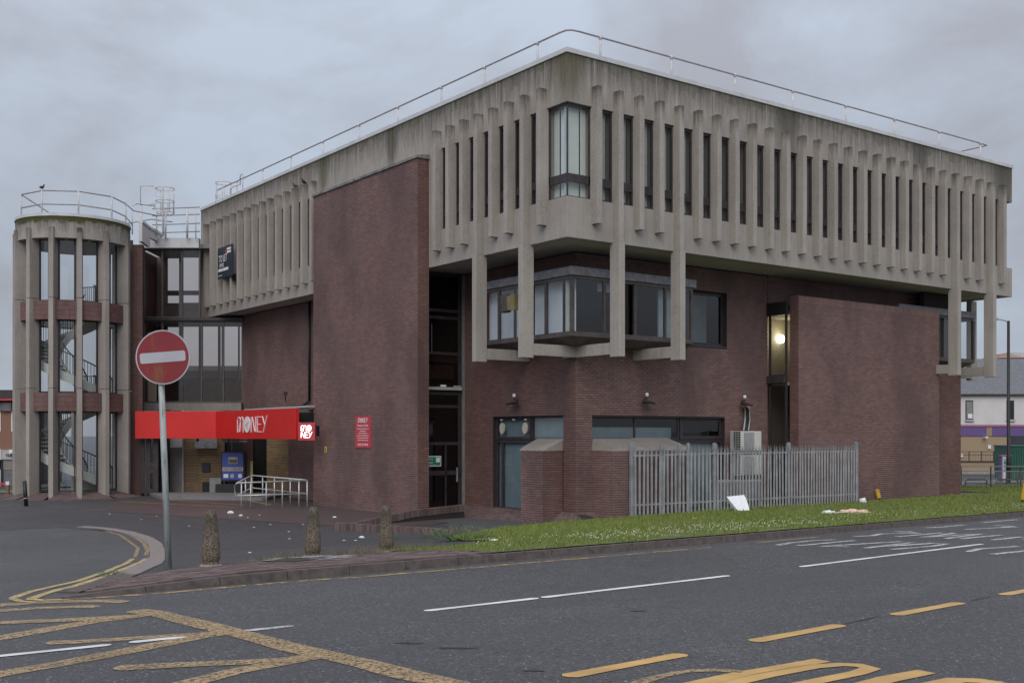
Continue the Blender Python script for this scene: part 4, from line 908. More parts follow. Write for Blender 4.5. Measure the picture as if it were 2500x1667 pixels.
MB().hexa([S(a, d) + (z,) for a, d, z in ((sx(334, 50), 50.2, 3.62), (sx(528, 50), 50.2, 3.62), (sx(528, 50), 51.2, 3.62), (sx(334, 50), 51.2, 3.62))], [S(a, d) + (z,) for a, d, z in ((sx(334, 50), 50.2, 3.76), (sx(528, 50), 50.2, 3.76), (sx(528, 50), 51.2, 3.76), (sx(334, 50), 51.2, 3.76))]).build('canopy_roof', 'grey', LK)  # canopy roof kept shallow, the gap behind it lets daylight into the recess
MB().hexa([S(a, d) + (z,) for a, d, z in ((sx(528, 50) + .1, 50.2, 3.6), (sx(724, 43), 43.4, 3.6), (sx(763, 44), 44.2, 3.6), (sx(560, 51), 51.2, 3.6))], [S(a, d) + (z,) for a, d, z in ((sx(528, 50) + .1, 50.2, 3.76), (sx(724, 43), 43.4, 3.76), (sx(763, 44), 44.2, 3.76), (sx(560, 51), 51.2, 3.76))]).build('canopy_roof', 'grey', LK)
MB().obox(S(sx(724, 43), 43.5), S(sx(764, 43.9), 43.9), .1, 3.1, 3.62).build('canopy_end', 'black', LK)
MB().obox(S(sx(600, 50), 50.2), S(sx(764, 43.9), 43.8), .25, 3.83, 3.9).build('canopy_capping', 'lgrey', LK)
# roof rails of the link
lr = MB()
for z in (12.269, 12.650, 13.078, 13.411): lr.tube([S(sx(372, 52.82), 52.82) + (z,), S(sx(488, 52.82), 52.82) + (z + .08,)], .025, 6)
lr.build('guard_rail', 'pipem', LK, smooth=True)
for u in (404, 457, 478): MB().tube([S(sx(u, 52.82), 52.82) + (12.031,), S(sx(u, 52.82), 52.82) + (13.411,)], .05 if u < 470 else .025, 8).build('rail_post', 'pipew', LK, smooth=True)
# ================================================================== STAIR TOWER
TD = 50.0; TX = sx(180, TD); tX, tY = S(TX, TD)
TW = thing('stair_tower', 'round glazed stair tower ringed by tall concrete fins with mossy top', 'building', (tX, tY, 0), -HEAD + R(21.3), local=True)
def pol(r, th, z=None): a = R(th); p = (r * math.sin(a), -r * math.cos(a)); return p if z is None else p + (z,)
angs = [-98, -72, -46.5, -21, 5.5, 32.5, 66, 92, 118, 142, 174, 204, 236]
RO, RI, RB, RR = 2.52, 1.98, 2.3, 2.4
def arc(mb, r0, r1, t0, t1, z0, z1, n=None):
    n = n or max(1, int(abs(t1 - t0) / 6))
    for i in range(n):
        a, b = t0 + (t1 - t0) * i / n, t0 + (t1 - t0) * (i + 1) / n
        mb.hexa([pol(r1, a, z0), pol(r1, b, z0), pol(r0, b, z0), pol(r0, a, z0)], [pol(r1, a, z1), pol(r1, b, z1), pol(r0, b, z1), pol(r0, a, z1)])
    return mb
tf = MB(); w = .205
for z0, z1, e in ((0, 4.72, .012), (4.74, 8.58, .006), (8.6, 11.6, 0)): tf.box(-w / 2, w / 2, -RO - e, -RI + .02, z0 - (.05 if z0 == 0 else 0), z1)
tfm = tf.mesh('tower_fin'); tfm.materials.append(M['tower_fin'])
for a in angs: putm('tower_fin', tfm, (0, 0, 0), R(a), TW, .012)
arc(MB(), RR - .28, RR, 0, 360, 11.15, 12.07, 72).build('parapet_ring', 'tower_conc', TW)
arc(MB(), RR - .34, RR + .03, 0, 360, 12.075, 12.2, 72).build('parapet_coping', 'coping', TW)
MB().lathe([(RI + .02, 11.08), (RI + .02, 11.5)], 40).build('tower_roof', 'lgrey', TW)
for z0, z1 in ((7.7, 8.47), (3.78, 4.54)): arc(MB(), RI - .08, RI - .05, 0, 360, z0, z1, 60).build('inner_lining', 'stairw', TW)
for i, a in enumerate(angs):
    b = angs[(i + 1) % 13] + (360 if i == 12 else 0); half = math.degrees(w / 2 / RB) ; a0, a1 = a + half, b - half
    for z0, z1 in ((7.68, 8.49), (3.76, 4.56)):
        band = arc(MB(), RB - .35, RB - .012, a0, a1, z0, z1).build('brick_spandrel', 'mortar', TW)
        L = (a1 - a0) * math.pi / 180 * RB; V = MB(); rws = 3 if not 60 < a < 200 else 0
        for r_ in range(rws + 1 if rws else 0):
            n = max(2, round(L / .075)); h = (z1 - z0) / 4
            for k in range(n):
                p0, p1 = a0 + (a1 - a0) * (k + .05) / n, a0 + (a1 - a0) * (k + .95) / n
                V.hexa([pol(RB, p0, z0 + r_ * h + .004), pol(RB, p1, z0 + r_ * h + .004), pol(RB - .02, p1, z0 + r_ * h + .004), pol(RB - .02, p0, z0 + r_ * h + .004)], [pol(RB, p0, z0 + (r_ + 1) * h - .004), pol(RB, p1, z0 + (r_ + 1) * h - .004), pol(RB - .02, p1, z0 + (r_ + 1) * h - .004), pol(RB - .02, p0, z0 + (r_ + 1) * h - .004)])
        if V.v: tag(V.build('bricks', 'brick_dark', band), kind='stuff')
    hi = math.degrees(w / 2 / RI); g0, g1 = a + hi + .5, b - hi - .5
    if 66 <= a < 118:
        arc(MB(), RI - .1, RI, g0, g1, .3, 11.15).build('solid_wall', 'brick_dark', TW); arc(MB(), RI - .14, RI - .11, g0, g1, .3, 11.1).build('wall_lining', 'stairw', TW); continue
    for z0, z1 in ((.3, 3.76), (4.56, 7.68), (8.49, 11.15)):
        f_ = MB(); P0, P1 = pol(RI + .02, g0), pol(RI + .02, g1)
        f_.obox(P0, pol(RI + .02, g0 + 1.6), .06, z0, z1).obox(pol(RI + .02, g1 - 1.6), P1, .06, z0, z1).obox(P0, P1, .05, z0 + .002, z0 + .06).obox(P0, P1, .05, z1 - .05, z1 - .002)
        wn_ = f_.build('window', 'frame', TW); MB().quad(P0 + (z0,), P1 + (z0,), P1 + (z1,), P0 + (z1,)).build('pane', 'glassc', wn_)
    if not 100 < a < 200:   # sloping paver apron at the foot
        slopebricks('brick_apron_panel', pol(RI + .03, a0 + .5, .26), pol(RI + .03, a1 - .5, .26), pol(3.3, a1 + 1, -.03), pol(3.3, a0 - 1, -.03), 14, TW, w=.12)
# spiral stair
def helix(mb, r0, r1, th0, th1, zf, dz0, dz1, st=7):
    n = int(abs(th1 - th0) / st)
    for i in range(n):
        a, b = th0 + (th1 - th0) * i / n, th0 + (th1 - th0) * (i + 1) / n; za, zb = zf(a), zf(b)
        mb.hexa([pol(r1, a, za + dz0), pol(r1, b, zb + dz0), pol(r0, b, zb + dz0), pol(r0, a, za + dz0)], [pol(r1, a, za + dz1), pol(r1, b, zb + dz1), pol(r0, b, zb + dz1), pol(r0, a, za + dz1)])
    return mb
for base_z in (.25, 4.2):
    T0, T1 = 80, -230; zf = lambda a, bz=base_z: bz + (T0 - a) / 310 * 3.9
    st_ = helix(MB(), 1.62, 1.70, T0, T1, zf, -.3, .12); helix(st_, .55, .62, T0, T1, zf, -.3, .12); helix(st_, .62, 1.62, T0, T1, zf, -.3, -.14)
    flt = st_.build('stair_flight', 'stairw', TW); n = 22
    for i in range(n):
        a = T0 - 310 * i / n; z = zf(a) ; arc(MB(), .62, 1.62, a, a - 310 / n, z - .02, z + .02, 1).build('stair_tread', 'tread', flt)
    bl = MB()
    for i in range(0, 62):
        a = T0 - 310 * i / 62; z = zf(a); bl.tube([pol(1.66, a, z + .1), pol(1.66, a, z + .95)], .012, 4)
        if i % 2: bl.tube([pol(.6, a, z + .1), pol(.6, a, z + .95)], .012, 4)
    for r in (1.66, .6): bl.tube([pol(r, T0 - 310 * i / 40, zf(T0 - 310 * i / 40) + .97) for i in range(41)], .028, 6)
    bl.build('balustrade', 'black', flt)
for z in (4.15, 8.1): arc(MB(), .1, 1.94, 50, 130, z, z + .16, 10).build('landing', 'stairw', TW)
lb = MB()
for z in (4.3, 8.26):
    for i in range(9): lb.tube([pol(1.5, 50 - i * 2 + 0, z), pol(1.5, 50 - i * 2, z + 1.05)], .012, 4)
    for i in range(12): a = pol(1.5, 50); b = pol(.3, 60); p = (a[0] + (b[0] - a[0]) * i / 11, a[1] + (b[1] - a[1]) * i / 11); lb.tube([p + (z,), p + (z + 1.05,)], .012, 4)
    lb.tube([pol(1.5, 32, z + 1.05), pol(1.5, 50, z + 1.05), pol(.3, 60, z + 1.05)], .02, 5)
lb.build('landing_balustrade', 'black', TW)
MB().lathe([(.1, 0), (.1, 4.2)], 12, (0, 0, 0)).build('newel', 'stairw', TW)
MB().lathe([(1.95, .0), (1.95, .1)], 30).build('tower_floor', 'tread', TW)
for z in (5.9, 9.9): MB().box(1.15, 1.38, -.6, -.5, z - .6, z).build('wall_box', 'brick_dark', TW)
# tower guard rail with a corner leaning inwards
ps = [pol(2.2, -75 + 40 * i) for i in range(9)]; gr = MB()
for z in (12.62, 13.2): gr.tube([p + (z,) for p in ps[:5]] , .028, 6)
gr.tube([ps[0] + (13.2,), pol(1.5, 210) + (12.65,), pol(1.2, 150) + (12.6,)], .025, 6); gr.tube([ps[4] + (13.2,), (2.55, .3, 13.0), (3.7, 1.4, 13.05)], .025, 6); gr.tube([ps[4] + (12.62,), (2.5, .3, 12.35)], .025, 6); gr.tube([ps[4] + (12.3,), (3.4, 1.6, 12.9), (4.4, 2.2, 12.95)], .025, 6)
gr.build('guard_rail', 'pipem', TW, smooth=True)
for p in ps[:5]: MB().tube([p + (12.18,), p + (13.22,)], .036, 8).build('rail_post', 'pipew', TW, smooth=True)
# white curved parapet running back to the link and the caged access ladder
ca = MB(); cpts = [S(sx(341, 50.2), 50.3), S(sx(352, 51), 50.9), S(sx(364, 52), 51.9), S(sx(376, 52.6), 52.6), S(sx(386, 53.3), 53.3), S(sx(392, 54), 54.0)]
def cw_(pts, w, z0, z1, name, mat):
    t = MB()
    for i in range(len(pts) - 1): t.obox(pts[i], pts[i + 1], w, z0, z1)
    return t.build(name, mat, LK)
cw_(cpts[:3], .15, 11.45, 12.28, 'curved_parapet', 'render_w'); cw_(cpts[2:], .15, 11.9, 12.28, 'curved_parapet', 'render_w'); cw_(cpts, .24, 12.285, 12.4, 'parapet_coping', 'coping')
lx, ly = S(sx(382, 52.6), 52.6)
LD = thing('roof_access_ladder', 'white caged ladder rising between the tower parapet and link roof', 'ladder', (lx, ly, 12.1), -HEAD, local=True)
MB().tube([(0, 0, 0), (0, 0, 1.1), (-.1, .1, 1.3), (-.1, .1, 2.4)], .035, 6).tube([(.28, .1, 0), (.28, .1, 2.4)], .035, 6).build('ladder_rails', 'pipew', LD, smooth=True)
for i in range(8): MB().tube([(0, 0, .15 + .28 * i), (.28, .1, .15 + .28 * i)], .015, 5).build('rung', 'pipew', LD)
cage(LD, .3, .35, 1.15, 2.3, .42, 0, 360, (1.15, 1.7, 2.3), (0, 45, 90, 135, 270, 315))
MB().tube([(-.12, 0, 2.35), (-.75, 0, 2.35), (-.75, 0, 1.45), (-.1, 0, 1.5)], .03, 6).tube([(-1, -.4, 0), (-1, -.4, 1.3), (-.8, -.3, 1.45), (-.1, 0, 1.4)], .03, 6).tube([(-.62, -.3, -.3), (-.62, -.3, 1.3)], .045, 8).build('grab_rail', 'pipew', LD, smooth=True)
# ================================================================== SIGNS
P0 = at(530, 50); P1 = at(726, 43); PL0 = at(331, 50)
def hit(u, v, A, B):
    m = (u - 1250) / F; dx, dy = rt[0] * m + fw[0], rt[1] * m + fw[1]; ex, ey = B[0] - A[0], B[1] - A[1]; L = math.hypot(ex, ey)
    det = dx * (-ey) + ex * dy; k = ((A[0] - EYE.x) * (-ey) + ex * (A[1] - EYE.y)) / det
    X, Y = EYE.x + dx * k, EYE.y + dy * k; return ((X - A[0]) * ex / L + (Y - A[1]) * ey / L, EYE.z - (v - 1060) / F * k)
SG = thing('shop_fascia_sign', 'long bent red fascia sign with white MONEY lettering over the entrance', 'shop sign', P0 + (2.57,))
MB().obox(PL0, (P0[0], P0[1]), .16, 2.58, 3.8).build('fascia_panel', 'red', SG, bevel=.01)
MB().obox(P0, P1, .16, (2.58, 2.58), (3.8, 3.78)).build('fascia_panel', 'red', SG, bevel=.01)
def face(A, B, off):
    ex, ey = B[0] - A[0], B[1] - A[1]; L = math.hypot(ex, ey); ex /= L; ey /= L
    return lambda p, o: (A[0] + ex * p[0] + ey * (off + o), A[1] + ey * p[0] - ex * (off + o), p[1])
GL = {'M': [[(0, 0), (0, .78), (.012, .9), (.04, .99), (.07, .99), (.095, .9), (.105, .75), (.1, .3), (.088, .06), (.07, .02), (.058, .12), (.07, .35), (.115, .8), (.13, .93), (.155, 1), (.18, .97), (.197, .85), (.2, .7), (.2, 0)]],
      'N': [[(0, 0), (0, .85), (.015, .97), (.035, .97), (.055, .8), (.115, .12), (.135, .02), (.15, .06), (.15, 1)]],
      'E': [[(0, 0), (0, 1)], [(0, .97), (.12, .97)], [(0, .5), (.11, .5)], [(0, .03), (.13, .03)]], 'Y': [[(0, 1), (.075, .47)], [(.15, 1.03), (.03, 0)]]}
def ell(cx, cz, rx, rz, n=24): return [(cx + rx * math.cos(6.2832 * i / n), cz + rz * math.sin(6.2832 * i / n)) for i in range(n)]
def money(parent, fr, a0, z0, wid, hei, sw, mat='white', depth=.03, two=False):
    if not two:
        for ch, off in (('M', 0), ('N', .475), ('E', .68), ('Y', .845)):
            strokes([[(a0 + (off + p[0]) * wid, z0 + p[1] * hei) for p in s] for s in GL[ch]], sw, depth, fr).build('sign_letter', mat, parent)
        MB().prism(ell(a0 + .34 * wid, z0 + .5 * hei, .1 * wid, .52 * hei), lambda p: fr(p, 0), lambda p: fr(p, depth)).build('sign_letter', mat, parent)
        sc = [[(.28, .55), (.31, .35), (.33, .62), (.35, .3), (.4, .75)], [(.27, .42), (.33, .5), (.39, .62)], [(.33, .3), (.35, .12), (.37, .45)]]
        strokes([[(a0 + p[0] * wid, z0 + p[1] * hei) for p in s] for s in sc], sw * .3, depth + .006, fr).build('letter_flourish', 'red', parent)
    else:
        s2 = .5 * hei
        strokes([[(a0 + p[0] * 2.3 * wid, z0 + s2 + p[1] * s2 * .95) for p in s] for s in GL['M']], sw, depth, fr).build('sign_letter', mat, parent)
        MB().prism(ell(a0 + .72 * wid, z0 + 1.5 * s2, .22 * wid, .52 * s2), lambda p: fr(p, 0), lambda p: fr(p, depth)).build('sign_letter', mat, parent)
        for ch, off in (('N', 0), ('E', .4), ('Y', .68)): strokes([[(a0 + (off + p[0] * 2.1) * wid, z0 - .02 + p[1] * s2 * .95) for p in s] for s in GL[ch]], sw, depth, fr).build('sign_letter', mat, parent)
a0, zt = hit(584.9, 1018, P0, P1); a1, _ = hit(657.5, 1018, P0, P1); _, zb = hit(600, 1055, P0, P1)
money(SG, face(P0, P1, .08), a0, zb, a1 - a0, zt - zb, .034)
PA, PB = at(729, 42.6), at(771, 42.6)
PS = thing('projecting_sign', 'square red projecting sign with glowing white MONEY letters beside the brick slab', 'sign', PA + (2.54,))
MB().obox(PA, PB, .26, 2.53, 3.22).build('sign_box', 'redd', PS, bevel=.015); MB().obox(PB, at(777, 42.9), .1, 2.7, 3.1).build('bracket', 'black', PS)
money(PS, face(PA, PB, .13), .12, 2.66, .42, .46, .026, 'lit', .012, True)
# car park sign on the slab (its face looks towards -X)
fw_ = lambda y0: (lambda p, o: (-.47 - o, y0 - p[0], p[1]))
CS = thing('car_park_sign', 'tall red car park sign with white text on the brick slab', 'sign', (-.46, 11.14, 2.3))
MB().box(-.475, -.452, 10.56, 11.72, 2.27, 3.44).build('sign_plate', 'redd', CS, bevel=.005)
money(CS, lambda p, o: (-.476 - o, 11.72 - p[0], p[1]), .22, 3.2, .72, .16, .022, 'white', .003)
mt = lambda x, y, z: Matrix.Translation((x, y, z)) @ Matrix.Rotation(R(-90), 4, 'Z') @ Matrix.Rotation(R(90), 4, 'X')
text('Private Car Park', .105, 'white', 'sign_text', CS, mt(-.477, 11.14, 3.09), .002, xs=1.15)
for i, wd in enumerate((.86, .45, .64, .88, .8, .78)): MB().box(-.479, -.476, 11.14 - wd / 2, 11.14 + wd / 2, 2.965 - i * .083, 2.983 - i * .083).build('text_line', 'white', CS)
text('MAX 20 MINS', .125, 'white', 'sign_text', CS, mt(-.477, 11.14, 2.39), .002, xs=1.05)
YP = thing('yellow_wall_plate', 'small yellow plate on the brick slab below the projecting sign', 'sign', (-.46, 14.1, 2.05)); MB().box(-.475, -.451, 14.02, 14.2, 2.06, 2.31).build('plate', 'yellowp', YP, bevel=.01); MB().box(-.478, -.4755, 14.09, 14.13, 2.12, 2.25).build('print', 'black', YP)
TL = thing('to_let_board', 'dark navy TO LET OFFICE board fixed across the concrete fins', 'sign', (-.33, 24.4, 10)); MB().box(-.36, -.30, 23.53, 25.24, 9.98, 11.42).build('board', 'navy', TL, bevel=.01)
text('TO LET', .46, 'white', 'board_text', TL, mt(-.361, 24.62, 10.87), .004, xs=.66); text('OFFICE', .25, 'white', 'board_text', TL, mt(-.361, 24.78, 10.57), .004, xs=.66)
for (y0, y1, z0, z1) in ((24.62, 25.16, 10.3, 10.43), (23.98, 24.58, 10.3, 10.43), (24.72, 25.15, 10.1, 10.13), (23.68, 24.15, 11.2, 11.3), (23.68, 24.15, 11.06, 11.16)): MB().box(-.364, -.3605, y0, y1, z0, z1).build('print_line', 'white', TL)
MB().prism([(0, .12), (.03, .03), (.11, .04), (.05, -.02), (.07, -.1), (0, -.05), (-.07, -.1), (-.05, -.02), (-.11, .04), (-.03, .03)], lambda p: (-.361, 24.32 + p[0], 11.17 + p[1]), lambda p: (-.366, 24.32 + p[0], 11.17 + p[1])).build('red_emblem', 'red', TL)
MB().box(-.3, -.1, 23.7, 23.76, 9.75, 10.1).build('bracket', 'black', TL)
FE = thing('fire_exit_sign', 'small green and white fire exit sign on the dark door by the slab', 'sign', (.5, 8.02, 1.75)); MB().box(.2, .86, 7.96, 8.0, 1.66, 2.02).build('sign_plate', 'white', FE, bevel=.004); MB().box(.23, .83, 7.955, 7.96, 1.69, 1.99).build('green_field', 'green', FE)
mtx_ = Matrix.Translation((.42, 7.953, 1.86)) @ Matrix.Rotation(R(90), 4, 'X'); text('Fire\nexit', .12, 'white', 'sign_text', FE, mtx_, .002); text('Keep clear', .055, 'white', 'sign_text', FE, Matrix.Translation((.52, 7.953, 1.715)) @ Matrix.Rotation(R(90), 4, 'X'), .002)
MB().box(.64, .8, 7.951, 7.954, 1.8, 1.96).build('pictogram', 'white', FE)
# things on the recessed entrance wall
BD = 51.3
def board(name, lab, cat, u0, u1, v0, v1, d, mat, frame=None, th=.06):
    X, Y = at((u0 + u1) / 2, d); t = street_thing(name, lab, cat, SX((u0 + u1) / 2, d), d, SZ(v1, d)); wd = (SX(u1, d) - SX(u0, d)) / 2; h = SZ(v0, d) - SZ(v1, d)
    MB().box(-wd, wd, -th / 2, th / 2, 0, h).build('panel', mat, t, bevel=.006)
    if frame: MB().box(-wd - .06, wd + .06, -th / 2 + .02, th / 2 + .03, -.06, h + .06).build('board_frame', frame, t)
    return t, wd, h
pb, wd, h = board('poster_board', 'blue tourist poster board with small picture behind the ramp rail', 'notice board', 543.5, 594, 1105, 1171, BD, 'blue', 'black', .1)
MB().box(-wd, wd, -.056, -.051, h * .33, h * .47).build('print_band', 'cream', pb); text('EAST AYRSHIRE', .17, 'navy', 'poster_text', pb, Matrix.Translation((0, -.058, h * .395)) @ Matrix.Rotation(R(90), 4, 'X'), .002, xs=.72)
MB().box(-.19, .22, -.057, -.051, h * .6, h * .84).build('picture', 'cream', pb); MB().box(-.17, .2, -.06, -.0575, h * .62, h * .75).build('picture', plain('picture_trees', (.12, .13, .07), .7, .5, 14, coord='obj'), pb)
for x0, x1, m_ in ((-.42, -.2, 'white'), (-.1, .05, 'cream'), (.25, .42, 'white')): MB().box(x0, x1, -.056, -.051, h * .08, h * .22).build('logo_panel', m_, pb)
board('notice_plate', 'small dark blue notice plate on the yellowish brick wall', 'notice board', 493, 512, 1129, 1151, 52.5, 'navy')
wb, wd, h = board('name_board', 'worn white rectangular board high under the red fascia', 'notice board', 476, 530, 1066, 1094, 52.4, plain('worn_white_board', (.42, .42, .46), .6, .3, 9))
MB().box(-wd + .06, -wd + .2, -.034, -.0305, h - .22, h - .08).build('faded_logo', 'navy', wb)
board('grey_cabinet', 'grey metal cabinet standing left of the blue poster board', 'cabinet', 515, 543, 1166, 1202, 51.5, 'grey', None, .5)
board('dark_planter_box', 'low black box below the blue poster board', 'box', 529, 592, 1181, 1202, 51.0, 'black', None, .5)
board('dark_grille_box', 'dark grille box against the brick wall left of the cabinet', 'box', 495, 516, 1177, 1202, 52.4, 'black', None, .1)
hz, wd, h = board('striped_height_post', 'thin yellow and black banded post on the pillar edge', 'post', 612, 617.5, 1126, 1216, 50.6, 'yellowp', None, .06)
for i in range(16): MB().box(-wd - .002, wd + .002, -.034, .034, h * i / 16, h * i / 16 + .025).build('band', 'black', hz)
cc = street_thing('security_camera', 'boxy grey camera cluster hanging under the fascia beside the white strip light', 'camera', SX(561, 50.8), 50.8, 2.35)
MB().box(-.35, -.05, -.1, .1, .05, .35).box(.0, .4, -.1, .1, .05, .4).build('housing', 'grey', cc, bevel=.02); MB().tube([(.1, 0, -.3), (.1, 0, .05)], .03, 6).build('arm', 'grey', cc); MB().tube([(.0, 0, .4), (.0, 0, 1.2)], .03, 6).build('drop_rod', 'grey', cc)
MB().box(.42, .8, -.03, .03, .08, .13).box(.42, .8, -.03, .03, .2, .3).build('strip_light', 'white', cc)
# ================================================================== STREET FURNITURE
def algae(name, col, green=.5, ax=(3.2, 3.2, .8), dark=(.16, .12, .03)):
    m, nt, b = nodes(name); c = mixc(nt, ramp(nt, noise(nt, 2, 5, coord='obj'), .3, .7), tuple(x * .85 for x in col), tuple(x * 1.1 for x in col))
    w = ramp(nt, noise(nt, 1.6, 7, vec=ax, rough=.7, coord='obj'), .5, .68)
    sp = nt.nodes.new('ShaderNodeSeparateXYZ'); nt.links.new(nt.nodes.new('ShaderNodeTexCoord').outputs['Object'], sp.inputs[0])
    band = ramp(nt, mathn(nt, 'ABSOLUTE', mathn(nt, 'SUBTRACT', sp.outputs[0], .02)), .04, .24, (1, 1, 1, 1), (.1, .1, .1, 1))
    c = mixc(nt, mathn(nt, 'MULTIPLY', mathn(nt, 'MULTIPLY', w, band), green), c, dark); nt.links.new(c, b.inputs['Base Color']); b.inputs['Roughness'].default_value = .5; return m
M['polem'] = algae('galvanised_pole', (.36, .40, .40), .9, (14, 14, 1.4), (.09, .085, .05))
M['sred'] = algae('aged_red_sign_face', (.22, .012, .022), .85); M['swhite'] = algae('aged_white_sign_face', (.42, .42, .47), .3, dark=(.3, .3, .15))
sx0, sd0 = SX(412, 15.5), 15.5; sz0 = G(sx0, sd0)
NE = street_thing('no_entry_sign', 'round red no entry sign streaked with algae on a leaning grey pole', 'road sign', sx0, sd0, sz0, tilt=(0, R(-2.3)))
MB().tube([(0, 0, -.1), (0, 0, 2.95)], [.046, .040], 14).build('pole', 'polem', NE, smooth=True)
dz = 2.94; disc = MB().prism(ell(.055, dz, .377, .377, 48), lambda p: (p[0], -.062, p[1]), lambda p: (p[0], -.05, p[1])).build('sign_disc', 'swhite', NE)
MB().prism(ell(.055, dz, .358, .358, 48), lambda p: (p[0], -.066, p[1]), lambda p: (p[0], -.0625, p[1])).build('red_face', 'sred', NE)
cb = math.cos(R(2.0)); sb_ = math.sin(R(2.0)); rr2 = []
for cx, cy in ((.285, .042), (-.285, .042), (-.285, -.042), (.285, -.042)):
    a0_ = {(.285, .042): 0, (-.285, .042): 90, (-.285, -.042): 180, (.285, -.042): 270}[(cx, cy)]
    for k in range(4): a = R(a0_ + k * 30); x, z = cx + .03 * math.cos(a), cy + .03 * math.sin(a); rr2.append((.055 + x * cb - z * sb_, dz + x * sb_ + z * cb))
MB().prism(rr2, lambda p: (p[0], -.070, p[1]), lambda p: (p[0], -.0665, p[1])).build('white_bar', 'swhite', NE)
MB().box(-.06, .06, -.05, -.03, dz + .15, dz + .2).box(-.06, .06, -.05, -.03, dz - .2, dz - .15).build('clamp', 'galv', NE)
# bollards
def bmat():
    m, nt, b = nodes('pebble_bollard_concrete'); v = N(nt, 'TexVoronoi', Scale=75.); nt.links.new(nt.nodes.new('ShaderNodeTexCoord').outputs['Object'], v.inputs['Vector'])
    c = mixc(nt, ramp(nt, v.outputs['Color'], .2, .8), (.07, .055, .04), (.26, .21, .16)); z = nt.nodes.new('ShaderNodeSeparateXYZ'); nt.links.new(nt.nodes.new('ShaderNodeTexCoord').outputs['Object'], z.inputs[0])
    w = mathn(nt, 'ADD', noise(nt, 4, 6, coord='obj'), mathn(nt, 'MULTIPLY', z.outputs[2], .28)); c = mixc(nt, mathn(nt, 'MULTIPLY', ramp(nt, w, .6, .78), .75), c, (.05, .05, .03))
    c = mixc(nt, ramp(nt, v.outputs['Distance'], .5, .9), c, (.04, .035, .03)); nt.links.new(c, b.inputs['Base Color']); b.inputs['Roughness'].default_value = .9; bump(nt, b, v.outputs['Distance'], .8, .01); return m
M['boll'] = bmat()
bprof = [(.118, -.05), (.120, .02), (.112, .035), (.100, .05), (.104, .07), (.118, .10), (.122, .14), (.118, .22), (.108, .36), (.094, .5), (.078, .64), (.070, .69), (.058, .725), (.03, .74)]
bl_ = None
for i, (u, d, lab, ti, s) in enumerate(((515, 14.6, 'pebble concrete bollard nearest the no entry sign pole', (0, 0), 1.0), (763, 16.35, 'pebble concrete bollard in the middle of the row, ringed by dry grass', (0, R(1)), 1.0), (944, 17.6, 'dark mossy leaning bollard at the tip of the grass verge', (0, R(-1.5)), .98))):
    x = SX(u, d); t_ = street_thing('bollard', lab, 'bollard', x, d, G(x, d) + vz(x, d) - .01, group='concrete bollards along the paving', tilt=ti)
    if bl_ is None: bl_ = MB().lathe(bprof, 28).mesh('shaft', True); bl_.materials.append(M['boll']); bf = MB().lathe([(.145, -.03), (.15, .012), (.13, .03)], 24).mesh('footing', True); bf.materials.append(M['cap'])
    o = putm('shaft', bl_, (0, 0, 0), 0, t_, 0); o.scale = (1, 1, s); putm('footing', bf, (0, 0, 0), 0, t_, 0)
x, d = SX(64, 43.1), 43.1
bp = street_thing('timber_post', 'short leaning black post in front of the round tower', 'post', x, d, 0, tilt=(0, R(-4))); MB().tube([(0, 0, -.05), (0, 0, .98)], .075, 12).build('shaft', 'black', bp, smooth=True); MB().tube([(0, 0, .3), (0, 0, .33)], .078, 12).build('band', 'lgrey', bp)
# ramp handrail
RH = thing('ramp_handrail', 'galvanised tubular handrail enclosing the entrance ramp', 'handrail', at(587, 41.3) + (0,))
A_, B_, C_ = SX(583, 41.3), SX(744, 42.2), 0; pa, pb_, pc = (SX(579, 41.4), 41.4), (SX(750, 42.4), 42.4), (SX(614, 47.5), 47.5)
def P3(p, z): return S(*p) + (z,)
tb = MB(); lerp = lambda p, q, t: (p[0] + (q[0] - p[0]) * t, p[1] + (q[1] - p[1]) * t)
tb.tube([P3(pa, .5), P3(lerp(pa, pb_, -.03), .56), P3(lerp(pa, pb_, -.035), .86), P3(lerp(pa, pb_, -.01), .96), P3(pa, .97), P3(pb_, 1.03)], .03, 8)
tb.tube([P3(pb_, 1.03), P3(pc, 1.03), P3(pa, .97)], .03, 8); tb.tube([P3(lerp(pa, pb_, -.03), .5), P3(pb_, .52), P3(pc, .5), P3(pa, .5)], .03, 8)
tb.build('rails', 'handrail', RH, smooth=True)
for p0, p1, ts_ in ((pa, pb_, (.06, .19, .41, .64, .88)), (pb_, pc, (.0, .28, .56, .78)), (pc, pa, (.0, .45))):
    for t in ts_: p = lerp(p0, p1, t); MB().tube([P3(p, -.02), P3(p, 1.0)], .028, 8).build('post', 'handrail', RH, smooth=True)
for nm, a_p, b_p in (('yellow_kerb_line', (SX(548, 50), 50), (SX(660, 43.5), 43.5)), ('yellow_kerb_line', (SX(300, 45.6), 45.6), (SX(595, 41.8), 41.8)), ('yellow_kerb_line', (SX(410, 47), 47), (SX(600, 43.2), 43.2)), ('yellow_kerb_line', (SX(200, 40.2), 40.2), (SX(262, 41), 41)), ('yellow_kerb_line', (SX(455, 38.5), 38.5), (SX(600, 40), 40)), ('yellow_kerb_line', (SX(320, 42.2), 42.2), (SX(365, 41.9), 41.9))): ribbon(nm, [a_p, b_p], .1, 'pyf' if nm and a_p[1] < 42.5 else 'py', .03, .6)
# entrance steps / raised landing
MB().hexa([S(*p) + (-.05,) for p in ((SX(385, 47), 47.5), (SX(640, 46), 46.5), (SX(690, 50), 51), (SX(360, 51), 51))], [S(*p) + (.13,) for p in ((SX(385, 47), 47.5), (SX(640, 46), 46.5), (SX(690, 50), 51), (SX(360, 51), 51))]).build('entrance_landing', 'pav', None)['kind'] = 'structure'
